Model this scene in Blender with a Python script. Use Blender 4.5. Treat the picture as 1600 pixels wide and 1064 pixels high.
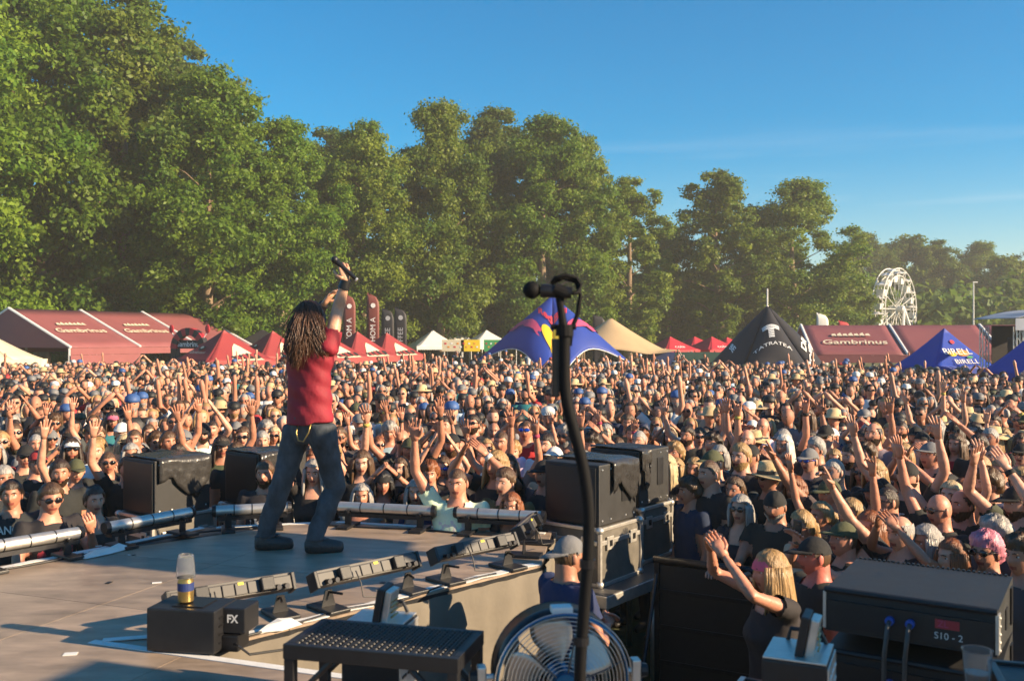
import bpy, bmesh, math, random
import numpy as np
from mathutils import Vector, Matrix
for o in list(bpy.data.objects): bpy.data.objects.remove(o)
SC = bpy.context.scene
COL = SC.collection
PI = math.pi
R = math.radians
random.seed(7); RNG = np.random.default_rng(7)
# ------------------------------------------------------------------ camera, sky, sun
CAMZ = 2.8; F = 1500.0; HY = 525.0        # camera height, focal length in photo pixels, horizon row
cd = bpy.data.cameras.new('camera'); cam = bpy.data.objects.new('camera', cd); COL.objects.link(cam)
cam.location = (0, 0, CAMZ); cam.rotation_euler = (R(90), 0, 0)
cd.sensor_width = 36; cd.lens = 36 * F / 1600; cd.shift_y = -7 / 1600; cd.clip_start = .05; cd.clip_end = 2000
cd.dof.use_dof = True; cd.dof.focus_distance = 11; cd.dof.aperture_fstop = 4.0
SC.camera = cam
SUN_AZ = 109.0; SUN_EL = 22.0              # degrees, azimuth clockwise from the view direction
sdir = Vector((math.sin(R(SUN_AZ)) * math.cos(R(SUN_EL)), math.cos(R(SUN_AZ)) * math.cos(R(SUN_EL)), math.sin(R(SUN_EL))))
W = bpy.data.worlds.new('World'); SC.world = W; W.use_nodes = True
wn = W.node_tree.nodes; wl = W.node_tree.links
bg = wn['Background']; bg.inputs['Strength'].default_value = .06
sky = wn.new('ShaderNodeTexSky'); sky.sky_type = 'NISHITA'; sky.sun_disc = False
sky.sun_elevation = R(SUN_EL); sky.sun_rotation = R(SUN_AZ)
sky.altitude = 400; sky.air_density = 1.15; sky.dust_density = .25; sky.ozone_density = 4.5
# thin cirrus streaks low in the sky
tc = wn.new('ShaderNodeTexCoord'); mp = wn.new('ShaderNodeMapping'); mp.inputs['Scale'].default_value = (1.6, 1.6, 30)
nz = wn.new('ShaderNodeTexNoise'); nz.inputs['Scale'].default_value = 1.6; nz.inputs['Detail'].default_value = 5
rp = wn.new('ShaderNodeValToRGB'); rp.color_ramp.elements[0].position = .52; rp.color_ramp.elements[1].position = .82
sp = wn.new('ShaderNodeSeparateXYZ')
b1 = wn.new('ShaderNodeMapRange'); b1.inputs[1].default_value = .05; b1.inputs[2].default_value = .11
b2 = wn.new('ShaderNodeMapRange'); b2.inputs[1].default_value = .22; b2.inputs[2].default_value = .14
m1 = wn.new('ShaderNodeMath'); m1.operation = 'MULTIPLY'; m2 = wn.new('ShaderNodeMath'); m2.operation = 'MULTIPLY'
m3 = wn.new('ShaderNodeMath'); m3.operation = 'MULTIPLY'; m3.inputs[1].default_value = .28
mx = wn.new('ShaderNodeMixRGB'); mx.inputs[2].default_value = (6.0, 6.2, 6.4, 1)
wl.new(tc.outputs['Generated'], mp.inputs[0]); wl.new(mp.outputs[0], nz.inputs['Vector']); wl.new(nz.outputs[0], rp.inputs[0])
wl.new(tc.outputs['Generated'], sp.inputs[0]); wl.new(sp.outputs[2], b1.inputs[0]); wl.new(sp.outputs[2], b2.inputs[0])
wl.new(b1.outputs[0], m1.inputs[0]); wl.new(b2.outputs[0], m1.inputs[1]); wl.new(m1.outputs[0], m2.inputs[0]); wl.new(rp.outputs[0], m2.inputs[1])
wl.new(m2.outputs[0], m3.inputs[0]); wl.new(m3.outputs[0], mx.inputs[0]); hs_ = wn.new('ShaderNodeHueSaturation'); hs_.inputs['Saturation'].default_value = 1.55; hs_.inputs['Hue'].default_value = .492; wl.new(sky.outputs[0], hs_.inputs['Color']); wl.new(hs_.outputs[0], mx.inputs[1]); wl.new(mx.outputs[0], bg.inputs['Color'])
ld = bpy.data.lights.new('sun', 'SUN'); ld.energy = 4.2; ld.angle = R(.5); ld.color = (1, .77, .50)
sun = bpy.data.objects.new('sun', ld); COL.objects.link(sun); sun.location = (60, 0, 30)
sun.rotation_euler = (-sdir).to_track_quat('-Z', 'Y').to_euler()
vs = SC.view_settings; vs.view_transform = 'Standard'; vs.look = 'None'; vs.gamma = 1; vs.exposure = 1.52
SC.render.resolution_x = 1024; SC.render.resolution_y = 680

# ------------------------------------------------------------------ helpers
def P(px, py, d):                          # photo pixel at a known distance -> point
    return Vector(((px - 800) * d / F, d, CAMZ - (py - HY) * d / F))
def G(px, py, z=0.0):                      # photo pixel on a horizontal plane of known height -> point
    d = F * (CAMZ - z) / (py - HY)
    return Vector(((px - 800) * d / F, d, z))
class MB:
    def __init__(s): s.v = []; s.f = []; s.m = []
    def add(s, V, Fs, m=0):
        b = len(s.v); s.v += [tuple(p) for p in V]; s.f += [tuple(i + b for i in f) for f in Fs]; s.m += [m] * len(Fs); return s
    def box(s, c, d, rz=0, m=0, M=None):
        c = Vector(c); out = []
        cs, sn = math.cos(rz), math.sin(rz)
        for z in (-1, 1):
            for x, y in ((-1, -1), (1, -1), (1, 1), (-1, 1)):
                p = Vector((x * d[0] / 2, y * d[1] / 2, z * d[2] / 2))
                p = (M @ p) if M else Vector((p.x * cs - p.y * sn, p.x * sn + p.y * cs, p.z))
                out.append(p + c)
        return s.add(out, [(3, 2, 1, 0), (4, 5, 6, 7), (0, 1, 5, 4), (1, 2, 6, 5), (2, 3, 7, 6), (3, 0, 4, 7)], m)
    def bbox(s, c, d, rz=0, bev=.01, m=0, M=None):   # bevelled box
        bm = bmesh.new(); bmesh.ops.create_cube(bm, size=1)
        for v in bm.verts: v.co = Vector((v.co.x * d[0], v.co.y * d[1], v.co.z * d[2]))
        bmesh.ops.bevel(bm, geom=list(bm.edges), offset=bev, segments=2, affect='EDGES', profile=.6)
        T = M.to_4x4() if M else Matrix.Rotation(rz, 4, 'Z')
        bm.verts.index_update()
        s.add([T @ v.co + Vector(c) for v in bm.verts], [[v.index for v in f.verts] for f in bm.faces], m); bm.free(); return s
    def prism(s, poly, z0, z1, m=0):
        n = len(poly); V = [(p[0], p[1], z0) for p in poly] + [(p[0], p[1], z1) for p in poly]
        return s.add(V, [tuple(range(n - 1, -1, -1)), tuple(range(n, 2 * n))] + [(i, (i + 1) % n, n + (i + 1) % n, n + i) for i in range(n)], m)
    def rings(s, Rs, cap=True, m=0):       # list of equal-length closed rings
        n = len(Rs[0]); V = [p for r in Rs for p in r]; Fs = []
        for k in range(len(Rs) - 1):
            for i in range(n):
                j = (i + 1) % n; Fs.append((k * n + i, k * n + j, k * n + n + j, k * n + n + i))
        if cap: Fs += [tuple(range(n - 1, -1, -1)), tuple(range((len(Rs) - 1) * n, len(Rs) * n))]
        return s.add(V, Fs, m)
    def tube(s, pts, r, n=8, m=0, flat=None, cap=True):
        pts = [Vector(p) for p in pts]; k = len(pts)
        rr = r if hasattr(r, '__len__') else [r] * k
        Rs = []; up = None
        for i in range(k):
            t = (pts[min(i + 1, k - 1)] - pts[max(i - 1, 0)]).normalized()
            if up is None:
                a = Vector((0, 0, 1)) if abs(t.z) < .9 else Vector((0, 1, 0))
                up = (a - t * a.dot(t)).normalized()
            else: up = (up - t * up.dot(t)).normalized()
            sd = t.cross(up)
            Rs.append([pts[i] + (sd * math.cos(q) + up * math.sin(q) * (flat or 1)) * rr[i] for q in [2 * PI * j / n for j in range(n)]])
        return s.rings(Rs, cap, m)
    def revolve(s, c, prof, n=16, m=0, M=None):      # prof: (r, z)
        c = Vector(c); Rs = []
        for r, z in prof:
            Rs.append([c + ((M @ Vector((r * math.cos(a), r * math.sin(a), z))) if M else Vector((r * math.cos(a), r * math.sin(a), z))) for a in [2 * PI * j / n for j in range(n)]])
        return s.rings(Rs, True, m)
    def ell(s, c, r, nu=12, nv=8, m=0, M=None):
        prof = [(max(math.sin(PI * k / nv), .02), -math.cos(PI * k / nv)) for k in range(nv + 1)]
        c = Vector(c); Rs = []
        for a, z in prof:
            ring = []
            for j in range(nu):
                p = Vector((a * math.cos(2 * PI * j / nu) * r[0], a * math.sin(2 * PI * j / nu) * r[1], z * r[2]))
                ring.append(c + ((M @ p) if M else p))
            Rs.append(ring)
        return s.rings(Rs, True, m)
    def mesh(s, name, smooth=False):
        me = bpy.data.meshes.new(name); me.from_pydata(s.v, [], s.f)
        if any(s.m): me.polygons.foreach_set('material_index', s.m)
        if smooth: me.polygons.foreach_set('use_smooth', [True] * len(me.polygons))
        me.update(); return me
    def obj(s, name, mats, parent=None, smooth=False, auto=None):
        me = s.mesh(name, smooth)
        for m in (mats if isinstance(mats, (list, tuple)) else [mats]): me.materials.append(m)
        if auto: me.set_sharp_from_angle(angle=R(auto))
        return link(name, me, parent)
def link(name, me, parent=None, M=None):
    o = bpy.data.objects.new(name, me); COL.objects.link(o)
    if parent: o.parent = parent
    if M is not None: o.matrix_local = M
    return o
def tag(o, label=None, cat=None, group=None, kind=None):
    for k, v in (('label', label), ('category', cat), ('group', group), ('kind', kind)):
        if v: o[k] = v
    return o
def thing(name, loc, label, cat, group=None, rz=0):
    o = bpy.data.objects.new(name, None); COL.objects.link(o); o.location = loc; o.rotation_euler = (0, 0, rz); o.empty_display_size = .2
    return tag(o, label, cat, group)
def L(root):                               # world -> local helper for parts of a thing built in world coordinates
    return Matrix.Rotation(-root.rotation_euler.z, 4, 'Z') @ Matrix.Translation(-root.location)
def wobj(mb, name, mats, root, **k):       # build a part given in world coordinates
    T = L(root); mb.v = [tuple(T @ Vector(p)) for p in mb.v]
    return mb.obj(name, mats, root, **k)

# ------------------------------------------------------------------ materials
def mat(name, col=(.5, .5, .5), rough=.6, metal=0, noise=0, nscale=8, bump=0, bscale=40, objcol=False, spec=.5, trans=0, vec='Object', stretch=(1, 1, 1), attr=None, rand=0):
    m = bpy.data.materials.new(name); m.use_nodes = True; nt = m.node_tree; N = nt.nodes; K = nt.links
    b = N['Principled BSDF']; b.inputs['Roughness'].default_value = rough; b.inputs['Metallic'].default_value = metal
    b.inputs['Specular IOR Level'].default_value = spec
    if objcol: s = N.new('ShaderNodeObjectInfo').outputs['Color']
    elif attr:
        a = N.new('ShaderNodeAttribute'); a.attribute_name = attr; s = a.outputs['Color']
    else:
        c = N.new('ShaderNodeRGB'); c.outputs[0].default_value = (*col, 1); s = c.outputs[0]
    t = N.new('ShaderNodeTexCoord'); mpn = N.new('ShaderNodeMapping'); mpn.inputs['Scale'].default_value = stretch
    K.new(t.outputs[vec], mpn.inputs[0])
    if noise:
        n = N.new('ShaderNodeTexNoise'); n.inputs['Scale'].default_value = nscale; n.inputs['Detail'].default_value = 5; n.inputs['Roughness'].default_value = .65
        K.new(mpn.outputs[0], n.inputs['Vector'])
        r = N.new('ShaderNodeMapRange'); r.inputs[1].default_value = .25; r.inputs[2].default_value = .75; r.inputs[3].default_value = 1 - noise; r.inputs[4].default_value = 1 + noise
        K.new(n.outputs[0], r.inputs[0])
        h = N.new('ShaderNodeHueSaturation'); K.new(s, h.inputs['Color']); K.new(r.outputs[0], h.inputs['Value']); s = h.outputs[0]
        r2 = N.new('ShaderNodeMapRange'); r2.inputs[3].default_value = max(rough - .12, .03); r2.inputs[4].default_value = min(rough + .12, 1)
        K.new(n.outputs[0], r2.inputs[0]); K.new(r2.outputs[0], b.inputs['Roughness'])
    if rand:
        oi = N.new('ShaderNodeObjectInfo'); r = N.new('ShaderNodeMapRange'); r.inputs[3].default_value = 1 - rand; r.inputs[4].default_value = 1 + rand
        K.new(oi.outputs['Random'], r.inputs[0]); h = N.new('ShaderNodeHueSaturation'); K.new(s, h.inputs['Color']); K.new(r.outputs[0], h.inputs['Value']); s = h.outputs[0]
    K.new(s, b.inputs['Base Color'])
    if bump:
        n = N.new('ShaderNodeTexNoise'); n.inputs['Scale'].default_value = bscale; n.inputs['Detail'].default_value = 4; K.new(mpn.outputs[0], n.inputs['Vector'])
        bp = N.new('ShaderNodeBump'); bp.inputs['Strength'].default_value = bump; bp.inputs['Distance'].default_value = .02
        K.new(n.outputs[0], bp.inputs['Height']); K.new(bp.outputs[0], b.inputs['Normal'])
    if trans:
        tr = N.new('ShaderNodeBsdfTranslucent'); K.new(s, tr.inputs['Color']); ms = N.new('ShaderNodeMixShader'); ms.inputs[0].default_value = trans
        K.new(b.outputs[0], ms.inputs[1]); K.new(tr.outputs[0], ms.inputs[2]); K.new(ms.outputs[0], N['Material Output'].inputs[0])
    return m
M = {}
M['grass'] = mat('grass_ground', (.085, .095, .035), .9, noise=.5, nscale=1.2, bump=.6, bscale=12)
M['stage'] = mat('stage_board', (.30, .225, .165), .42, noise=.42, nscale=3.2, bump=.08, bscale=60, rand=.12, stretch=(1, 3, 1))
M['skirt'] = mat('stage_skirt_cloth', (.17, .148, .118), .85, noise=.15, nscale=5, bump=.2, bscale=14)
M['black'] = mat('black_paint', (.012, .012, .014), .45, noise=.3, nscale=30, bump=.05, bscale=200)
M['tolex'] = mat('black_textured_box', (.018, .018, .019), .55, noise=.35, nscale=14, bump=.25, bscale=260)
M['tarp'] = mat('black_plastic_sheet', (.035, .033, .032), .28, noise=.3, nscale=9, bump=.5, bscale=11)
M['dark'] = mat('dark_metal', (.03, .03, .034), .35, metal=.7, noise=.3, nscale=20)
M['alu'] = mat('aluminium', (.66, .63, .58), .38, metal=.7, noise=.15, nscale=25)
M['chrome'] = mat('polished_tube', (.60, .57, .53), .34, metal=.75, noise=.12, nscale=12, stretch=(1, 1, 1))
M['case'] = mat('case_panel', (.13, .118, .10), .5, noise=.3, nscale=10, bump=.1, bscale=120)
M['greymetal'] = mat('grey_painted_metal', (.075, .07, .065), .5, noise=.3, nscale=14); M['matte'] = mat('matte_black_rubber', (.006, .006, .007), .7, spec=.15)
M['tape'] = mat('white_tape', (.72, .71, .68), .7, noise=.12, nscale=15)
M['white'] = mat('white_paint', (.72, .7, .66), .55, noise=.1, nscale=6)
M['clear'] = mat('clear_plastic', (.9, .9, .9), .08); M['clear'].node_tree.nodes['Principled BSDF'].inputs['Transmission Weight'].default_value = .93; M['clear'].node_tree.nodes['Principled BSDF'].inputs['IOR'].default_value = 1.2
M['gold'] = mat('gold_can', (.45, .3, .1), .3, metal=.8, noise=.2)
M['blue'] = mat('blue_plastic', (.02, .1, .45), .4)
M['fanblue'] = mat('blue_guard_wire', (.02, .14, .30), .35, metal=.6)
M['redlabel'] = mat('red_label', (.45, .03, .04), .5)
M['yellow'] = mat('yellow_sticker', (.75, .6, .05), .6)
M['bark'] = mat('bark', (.22, .155, .10), .9, noise=.35, nscale=5, bump=.6, bscale=10, stretch=(1, 1, .25))
M['skin'] = mat('skin', rough=.48, objcol=True, noise=.20, nscale=11, bump=.12, bscale=45)
M['hair'] = mat('hair', rough=.42, objcol=True, noise=.45, nscale=34, bump=.5, bscale=60, stretch=(2, 2, .25))
M['cloth'] = mat('cloth', rough=.85, objcol=True, noise=.14, nscale=9, bump=.35, bscale=16)
M['straw'] = mat('straw', (.58, .42, .22), .8, noise=.2, nscale=60, bump=.4, bscale=150)
M['lens'] = mat('dark_lens', (.008, .008, .01), .08, spec=.8)
M['eyew'] = mat('eye_white', (.6, .58, .54), .25); M['iris'] = mat('iris', (.03, .02, .015), .2); M['lip'] = mat('lips', (.26, .07, .055), .45); M['brow'] = mat('brow_hair', (.05, .03, .018), .7)
M['denim'] = mat('black_denim', (.045, .055, .066), .8, noise=.8, nscale=9, bump=.6, bscale=12, stretch=(1, 1, .6))
M['redshirt'] = mat('dark_red_shirt', (.25, .010, .024), .75, noise=.2, nscale=7, bump=.8, bscale=7)
M['leather'] = mat('worn_leather', (.03, .027, .025), .45, noise=.3, bump=.3, bscale=50)
def fab(k, c, tr=.12, noise=.08): M[k] = mat('tent_' + k, c, .6, noise=noise, nscale=1.4, trans=tr, bump=.25, bscale=2.2)
fab('maroon', (.27, .085, .088)); fab('red', (.50, .025, .04)); fab('beerred', (.33, .045, .045)); fab('cream', (.72, .62, .45)); fab('beige', (.56, .40, .22))
fab('whitec', (.72, .70, .66)); fab('navy', (.012, .045, .32)); fab('birell', (.012, .055, .42)); fab('blackc', (.022, .020, .024)); fab('green', (.02, .075, .06)); fab('greyc', (.42, .45, .50))
fab('bluedk', (.02, .04, .16)); fab('flagbrown', (.20, .05, .04))
for k, c in dict(p_white=(.78, .77, .74), p_pink=(.55, .06, .16), p_yellow=(.80, .55, .02), p_cream=(.66, .58, .42), p_black=(.02, .02, .02), p_orange=(.72, .28, .04), p_red=(.55, .03, .05), p_green=(.05, .3, .1), p_grey=(.4, .4, .42)).items():
    M[k] = mat('print_' + k[2:], c, .65, noise=.06)
def shirt_material(name, printed):         # cloth whose own colour comes from the wearer; some carry a flat chest print
    m = mat(name, rough=.85, objcol=True, noise=.15, nscale=9, bump=.35, bscale=14)
    if not printed: return m
    N = m.node_tree.nodes; K = m.node_tree.links; b = N['Principled BSDF']; src = b.inputs['Base Color'].links[0].from_socket
    t = N.new('ShaderNodeTexCoord'); s = N.new('ShaderNodeSeparateXYZ'); K.new(t.outputs['Object'], s.inputs[0]); oi = N.new('ShaderNodeObjectInfo')
    def rng(sock, a, bb):
        x = N.new('ShaderNodeMath'); x.operation = 'COMPARE'; x.inputs[1].default_value = (a + bb) / 2; x.inputs[2].default_value = (bb - a) / 2; K.new(sock, x.inputs[0]); return x.outputs[0]
    def mul(a, bb):
        x = N.new('ShaderNodeMath'); x.operation = 'MULTIPLY'; K.new(a, x.inputs[0]); K.new(bb, x.inputs[1]); return x.outputs[0]
    mask = mul(mul(rng(s.outputs[0], -.12, .12), rng(s.outputs[1], -1, -.02)), rng(s.outputs[2], 1.12, 1.36))
    v = N.new('ShaderNodeVectorMath'); v.operation = 'ADD'; K.new(t.outputs['Object'], v.inputs[0])
    cmb = N.new('ShaderNodeCombineXYZ'); ml = N.new('ShaderNodeMath'); ml.operation = 'MULTIPLY'; ml.inputs[1].default_value = 30; K.new(oi.outputs['Random'], ml.inputs[0]); K.new(ml.outputs[0], cmb.inputs[1]); K.new(cmb.outputs[0], v.inputs[1])
    n = N.new('ShaderNodeTexNoise'); n.inputs['Scale'].default_value = 26; n.inputs['Detail'].default_value = 3; K.new(v.outputs[0], n.inputs['Vector'])
    g = N.new('ShaderNodeMath'); g.operation = 'GREATER_THAN'; g.inputs[1].default_value = .54; K.new(n.outputs[0], g.inputs[0])
    mask = mul(mask, g.outputs[0])
    cr = N.new('ShaderNodeValToRGB'); cr.color_ramp.interpolation = 'CONSTANT'; e = cr.color_ramp.elements
    e[0].color = (.6, .58, .55, 1); e[1].position = .45; e[1].color = (.45, .04, .06, 1)
    for p_, c_ in ((.6, (.7, .65, .6, 1)), (.78, (.1, .25, .35, 1)), (.86, (.55, .35, .08, 1))):
        q = e.new(p_); q.color = c_
    K.new(oi.outputs['Random'], cr.inputs[0])
    mixn = N.new('ShaderNodeMixRGB'); K.new(mask, mixn.inputs[0]); K.new(src, mixn.inputs[1]); K.new(cr.outputs[0], mixn.inputs[2]); K.new(mixn.outputs[0], b.inputs['Base Color'])
    return m
M['tee'] = shirt_material('plain_tee', False); M['teeprint'] = shirt_material('printed_tee', True)
def leaf_mat(name, c1, c2):
    m = bpy.data.materials.new(name); m.use_nodes = True; N = m.node_tree.nodes; K = m.node_tree.links; b = N['Principled BSDF']
    b.inputs['Roughness'].default_value = .5; b.inputs['Specular IOR Level'].default_value = .3
    a = N.new('ShaderNodeAttribute'); a.attribute_name = 'tint'; oi = N.new('ShaderNodeObjectInfo')
    mxn = N.new('ShaderNodeMixRGB'); mxn.inputs[1].default_value = (*c1, 1); mxn.inputs[2].default_value = (*c2, 1); K.new(a.outputs['Fac'], mxn.inputs[0])
    h = N.new('ShaderNodeHueSaturation'); r = N.new('ShaderNodeMapRange'); r.inputs[3].default_value = .8; r.inputs[4].default_value = 1.2; K.new(oi.outputs['Random'], r.inputs[0]); K.new(r.outputs[0], h.inputs['Value'])
    K.new(mxn.outputs[0], h.inputs['Color']); K.new(h.outputs[0], b.inputs['Base Color'])
    tr = N.new('ShaderNodeBsdfTranslucent'); K.new(h.outputs[0], tr.inputs['Color']); ms = N.new('ShaderNodeMixShader'); ms.inputs[0].default_value = .5
    K.new(b.outputs[0], ms.inputs[1]); K.new(tr.outputs[0], ms.inputs[2]); K.new(ms.outputs[0], N['Material Output'].inputs[0]); return m
M['leaf_bright'] = leaf_mat('leaves_bright', (.10, .205, .018), (.21, .31, .03))
M['leaf_mid'] = leaf_mat('leaves_mid', (.10, .175, .022), (.20, .25, .03))
M['leaf_dark'] = leaf_mat('leaves_dark', (.085, .155, .024), (.165, .215, .03))
# ------------------------------------------------------------------ lettering
def text_mesh(txt, size, shear=0, bold=.0, ext=0.0, spacing=1.0, step=None):
    c = bpy.data.curves.new('t', 'FONT'); c.body = txt; c.size = size; c.shear = shear; c.offset = bold; c.extrude = ext; c.align_x = 'CENTER'; c.align_y = 'CENTER'; c.space_character = spacing; c.resolution_u = 3
    o = bpy.data.objects.new('t', c); COL.objects.link(o); dg = bpy.context.evaluated_depsgraph_get(); me = bpy.data.meshes.new_from_object(o.evaluated_get(dg))
    bpy.data.objects.remove(o); bpy.data.curves.remove(c)
    if step:                                # finer faces so the lettering can follow a curved cloth
        bm = bmesh.new(); bm.from_mesh(me); bmesh.ops.triangulate(bm, faces=bm.faces[:])
        for _ in range(2):
            e = [x for x in bm.edges if x.calc_length() > step]
            if e: bmesh.ops.subdivide_edges(bm, edges=e, cuts=1); bmesh.ops.triangulate(bm, faces=bm.faces[:])
        bm.to_mesh(me); bm.free()
    V = [v.co.copy() for v in me.vertices]; Fs = [tuple(p.vertices) for p in me.polygons]; bpy.data.meshes.remove(me); return V, Fs
def lettering(txt, size, o, r, u, material, root, off=.02, name='lettering', **k):   # flat print at world origin o, right r, up u
    V, Fs = text_mesh(txt, size, **k); r = Vector(r).normalized(); u = Vector(u); n = r.cross(u).normalized(); u = n.cross(r).normalized()
    mb = MB().add([Vector(o) + r * v.x + u * v.y + n * (off + v.z) for v in V], Fs); return wobj(mb, name, material, root)
# ------------------------------------------------------------------ ground
gb = MB(); n = 24
for i in range(n + 1):
    for j in range(n + 1): gb.v.append((-600 + 1200 * i / n, -300 + 1300 * j / n, 0))
gb.f = [(i * (n + 1) + j, (i + 1) * (n + 1) + j, (i + 1) * (n + 1) + j + 1, i * (n + 1) + j + 1) for i in range(n) for j in range(n)]; gb.m = [0] * len(gb.f)
tag(gb.obj('ground', M['grass']), kind='structure')
# ------------------------------------------------------------------ stage
SZ = 1.31
def edge_y(x): return 4.66 - .373 * (x + 2)
THRUST = [(-1.55, edge_y(-1.55)), (.19, 6.25), (.3, 7.3), (-1.4, 7.75), (-2.46, 7.52), (-3.36, 6.2), (-4.2, edge_y(-4.2))]
MAIN = [(-7, edge_y(-7)), (-7, -2), (4, -2), (4, edge_y(4))]
def clip(poly, clipper):                   # convex clip, both counter-clockwise or clockwise: orientation fixed here
    def area(p): return sum(p[i][0] * p[(i + 1) % len(p)][1] - p[(i + 1) % len(p)][0] * p[i][1] for i in range(len(p)))
    c = clipper if area(clipper) > 0 else clipper[::-1]; out = poly if area(poly) > 0 else poly[::-1]
    for i in range(len(c)):
        a, b = c[i], c[(i + 1) % len(c)]; inp = out; out = []
        def side(p): return (b[0] - a[0]) * (p[1] - a[1]) - (b[1] - a[1]) * (p[0] - a[0])
        for k in range(len(inp)):
            p, q = inp[k], inp[(k + 1) % len(inp)]; sp_, sq = side(p), side(q)
            if sp_ >= 0: out.append(p)
            if (sp_ >= 0) != (sq >= 0):
                t = sp_ / (sp_ - sq); out.append((p[0] + t * (q[0] - p[0]), p[1] + t * (q[1] - p[1])))
        if not out: return []
    return out
st = tag(MB().prism(THRUST[::-1], SZ - .14, SZ - .014).prism(MAIN, SZ - .14, SZ - .015).obj('stage_floor', M['black']), kind='structure')
ang = math.atan2(-.373, 1); ux, uy = math.cos(ang), math.sin(ang)
def panels(poly, du, dv, shift):
    us = [p[0] * ux + p[1] * uy for p in poly]; vs_ = [-p[0] * uy + p[1] * ux for p in poly]
    u = math.floor(min(us) / du) * du
    while u < max(us):
        v = math.floor(min(vs_) / dv) * dv + shift
        while v < max(vs_):
            q = [(u + .002, v + .002), (u + du - .002, v + .002), (u + du - .002, v + dv - .002), (u + .002, v + dv - .002)]
            q = clip([(a * ux - b * uy, a * uy + b * ux) for a, b in q], poly)
            if len(q) > 2: MB().prism(q, SZ - .013, SZ).obj('floor_panel', M['stage'], st)
            v += dv
        u += du
panels(MAIN, 1.0, 2.0, .35); panels(THRUST, 2.0, 1.0, .2)
# supports under the deck and the cloth skirt along the thrust
for x, y in ((-.2, 6.1), (-1.5, 7.3), (-2.6, 6.8), (-3.6, 5.6), (-1.4, 5.2), (-4.5, 4.5), (-2, 3), (0, 3), (2, 2.4), (3.4, 1.8), (-5.5, 2), (-3, .5), (0, 0), (2.5, 0), (-6.5, 5.5)):
    MB().tube([(x, y, 0), (x, y, SZ - .13)], .03, 8).obj('stage_leg', M['alu'], st)
def skirt(p, q, nm='stage_skirt'):
    p = Vector((*p, 0)); q = Vector((*q, 0)); d = q - p; nrm = Vector((d.y, -d.x, 0)).normalized(); k = max(6, int(d.length / .07)); mb = MB()
    for i in range(k + 1):
        for z in range(7):
            w = (.010 + .012 * (1 - z / 6)) * math.sin(i * 1.9 + .6 * math.sin(i * .7)) + .006 * math.sin(i * .5 + z)
            b = p + d * (i / k) + nrm * (.022 + w); mb.v.append((b.x, b.y, .01 + (SZ - .04) * z / 6))
    mb.f = [(i * 7 + z, (i + 1) * 7 + z, (i + 1) * 7 + z + 1, i * 7 + z + 1) for i in range(k) for z in range(6)]; mb.m = [0] * len(mb.f)
    mb.obj(nm, M['skirt'], st, smooth=True)
for i in range(len(THRUST) - 1): skirt(THRUST[i], THRUST[i + 1])
skirt((-1.55, edge_y(-1.55)), (4, edge_y(4)))
# white tape along the deck edges
def strip(p, q, w, z, mats, root, name='tape', wob=.0):
    p = Vector((*p, 0)); q = Vector((*q, 0)); d = (q - p); nn = Vector((-d.y, d.x, 0)).normalized() * w / 2; k = max(2, int(d.length / .12)); mb = MB()
    for i in range(k + 1):
        c = p + d * i / k + nn * wob * math.sin(i * 2.3 + p.x)
        for s in (-1, 1):
            for zz in (z, z + .0035): mb.v.append((c.x + s * nn.x, c.y + s * nn.y, zz))
    for i in range(k):
        a = i * 4; b = a + 4; mb.f += [(a + 1, a + 3, b + 3, b + 1), (a, b, b + 2, a + 2), (a, a + 1, b + 1, b), (a + 2, b + 2, b + 3, a + 3)]
    mb.f += [(0, 2, 3, 1), (k * 4, k * 4 + 1, k * 4 + 3, k * 4 + 2)]; mb.m = [0] * len(mb.f); mb.obj(name, mats, root)
strip((-2.05, 4.68), (.9, edge_y(.9) + .02), .05, SZ + .001, M['tape'], st)
strip((-2.0, 4.69), (-1.66, 4.78), .05, SZ + .005, M['tape'], st)
strip((-1.5, 4.62), (.15, 6.28), .07, SZ + .001, M['tape'], st, wob=.35)
strip((-2.4, 7.46), (-3.3, 6.14), .06, SZ + .001, M['tape'], st, wob=.3)
strip((-1.4, 7.69), (.25, 7.25), .06, SZ + .001, M['tape'], st, wob=.3)
strip((-2.3, 7.47), (-1.5, 7.67), .06, SZ + .001, M['tape'], st, wob=.3)
MB().box((-2.07, 4.5, SZ + .002), (.06, .04, .003), .2).obj('tape', M['tape'], st)
# ------------------------------------------------------------------ chrome light tubes along the far edges of the thrust
def tube_light(a, b, label):
    a = Vector((*a, SZ)); b = Vector((*b, SZ)); d = (b - a); ln = d.length; d.normalize(); nn = Vector((d.y, -d.x, 0))
    if nn.y > 0: nn = -nn
    root = thing('tube_light', (a + b) / 2, label, 'stage light', 'tube lights along the stage edge')
    z = Vector((0, 0, .15)); wobj(MB().tube([a + z, b + z], .041, 20), 'tube', M['chrome'], root, smooth=True, auto=50)
    wobj(MB().box((a + b) / 2 + z - Vector((0, 0, .054)), (ln * .98, .07, .03), math.atan2(d.y, d.x)), 'housing', M['dark'], root)
    for k in range(3):
        p = a + d * ln * (.25 + .25 * k) + z
        wobj(MB().tube([p - d * .004, p + d * .004], .0425, 20), 'tube_ring', M['dark'], root)
    for e, s in ((a, -1), (b, 1)):
        wobj(MB().tube([e + z, e + z + d * s * .03], [.05, .04], 16), 'end_cap', M['dark'], root)
        p = e - d * s * .09
        wobj(MB().box(p + Vector((0, 0, .08)) + nn * .03, (.05, .012, .16), math.atan2(d.y, d.x)), 'bracket', M['dark'], root)
        wobj(MB().bbox(p + Vector((0, 0, .012)) + nn * .03, (.10, .26, .022), math.atan2(d.y, d.x), .005), 'base_plate', M['black'], root)
        wobj(MB().tube([p + Vector((0, 0, .12)) + nn * .03, p + Vector((0, 0, .12)) + nn * .075], .016, 8), 'knob', M['dark'], root)
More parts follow.
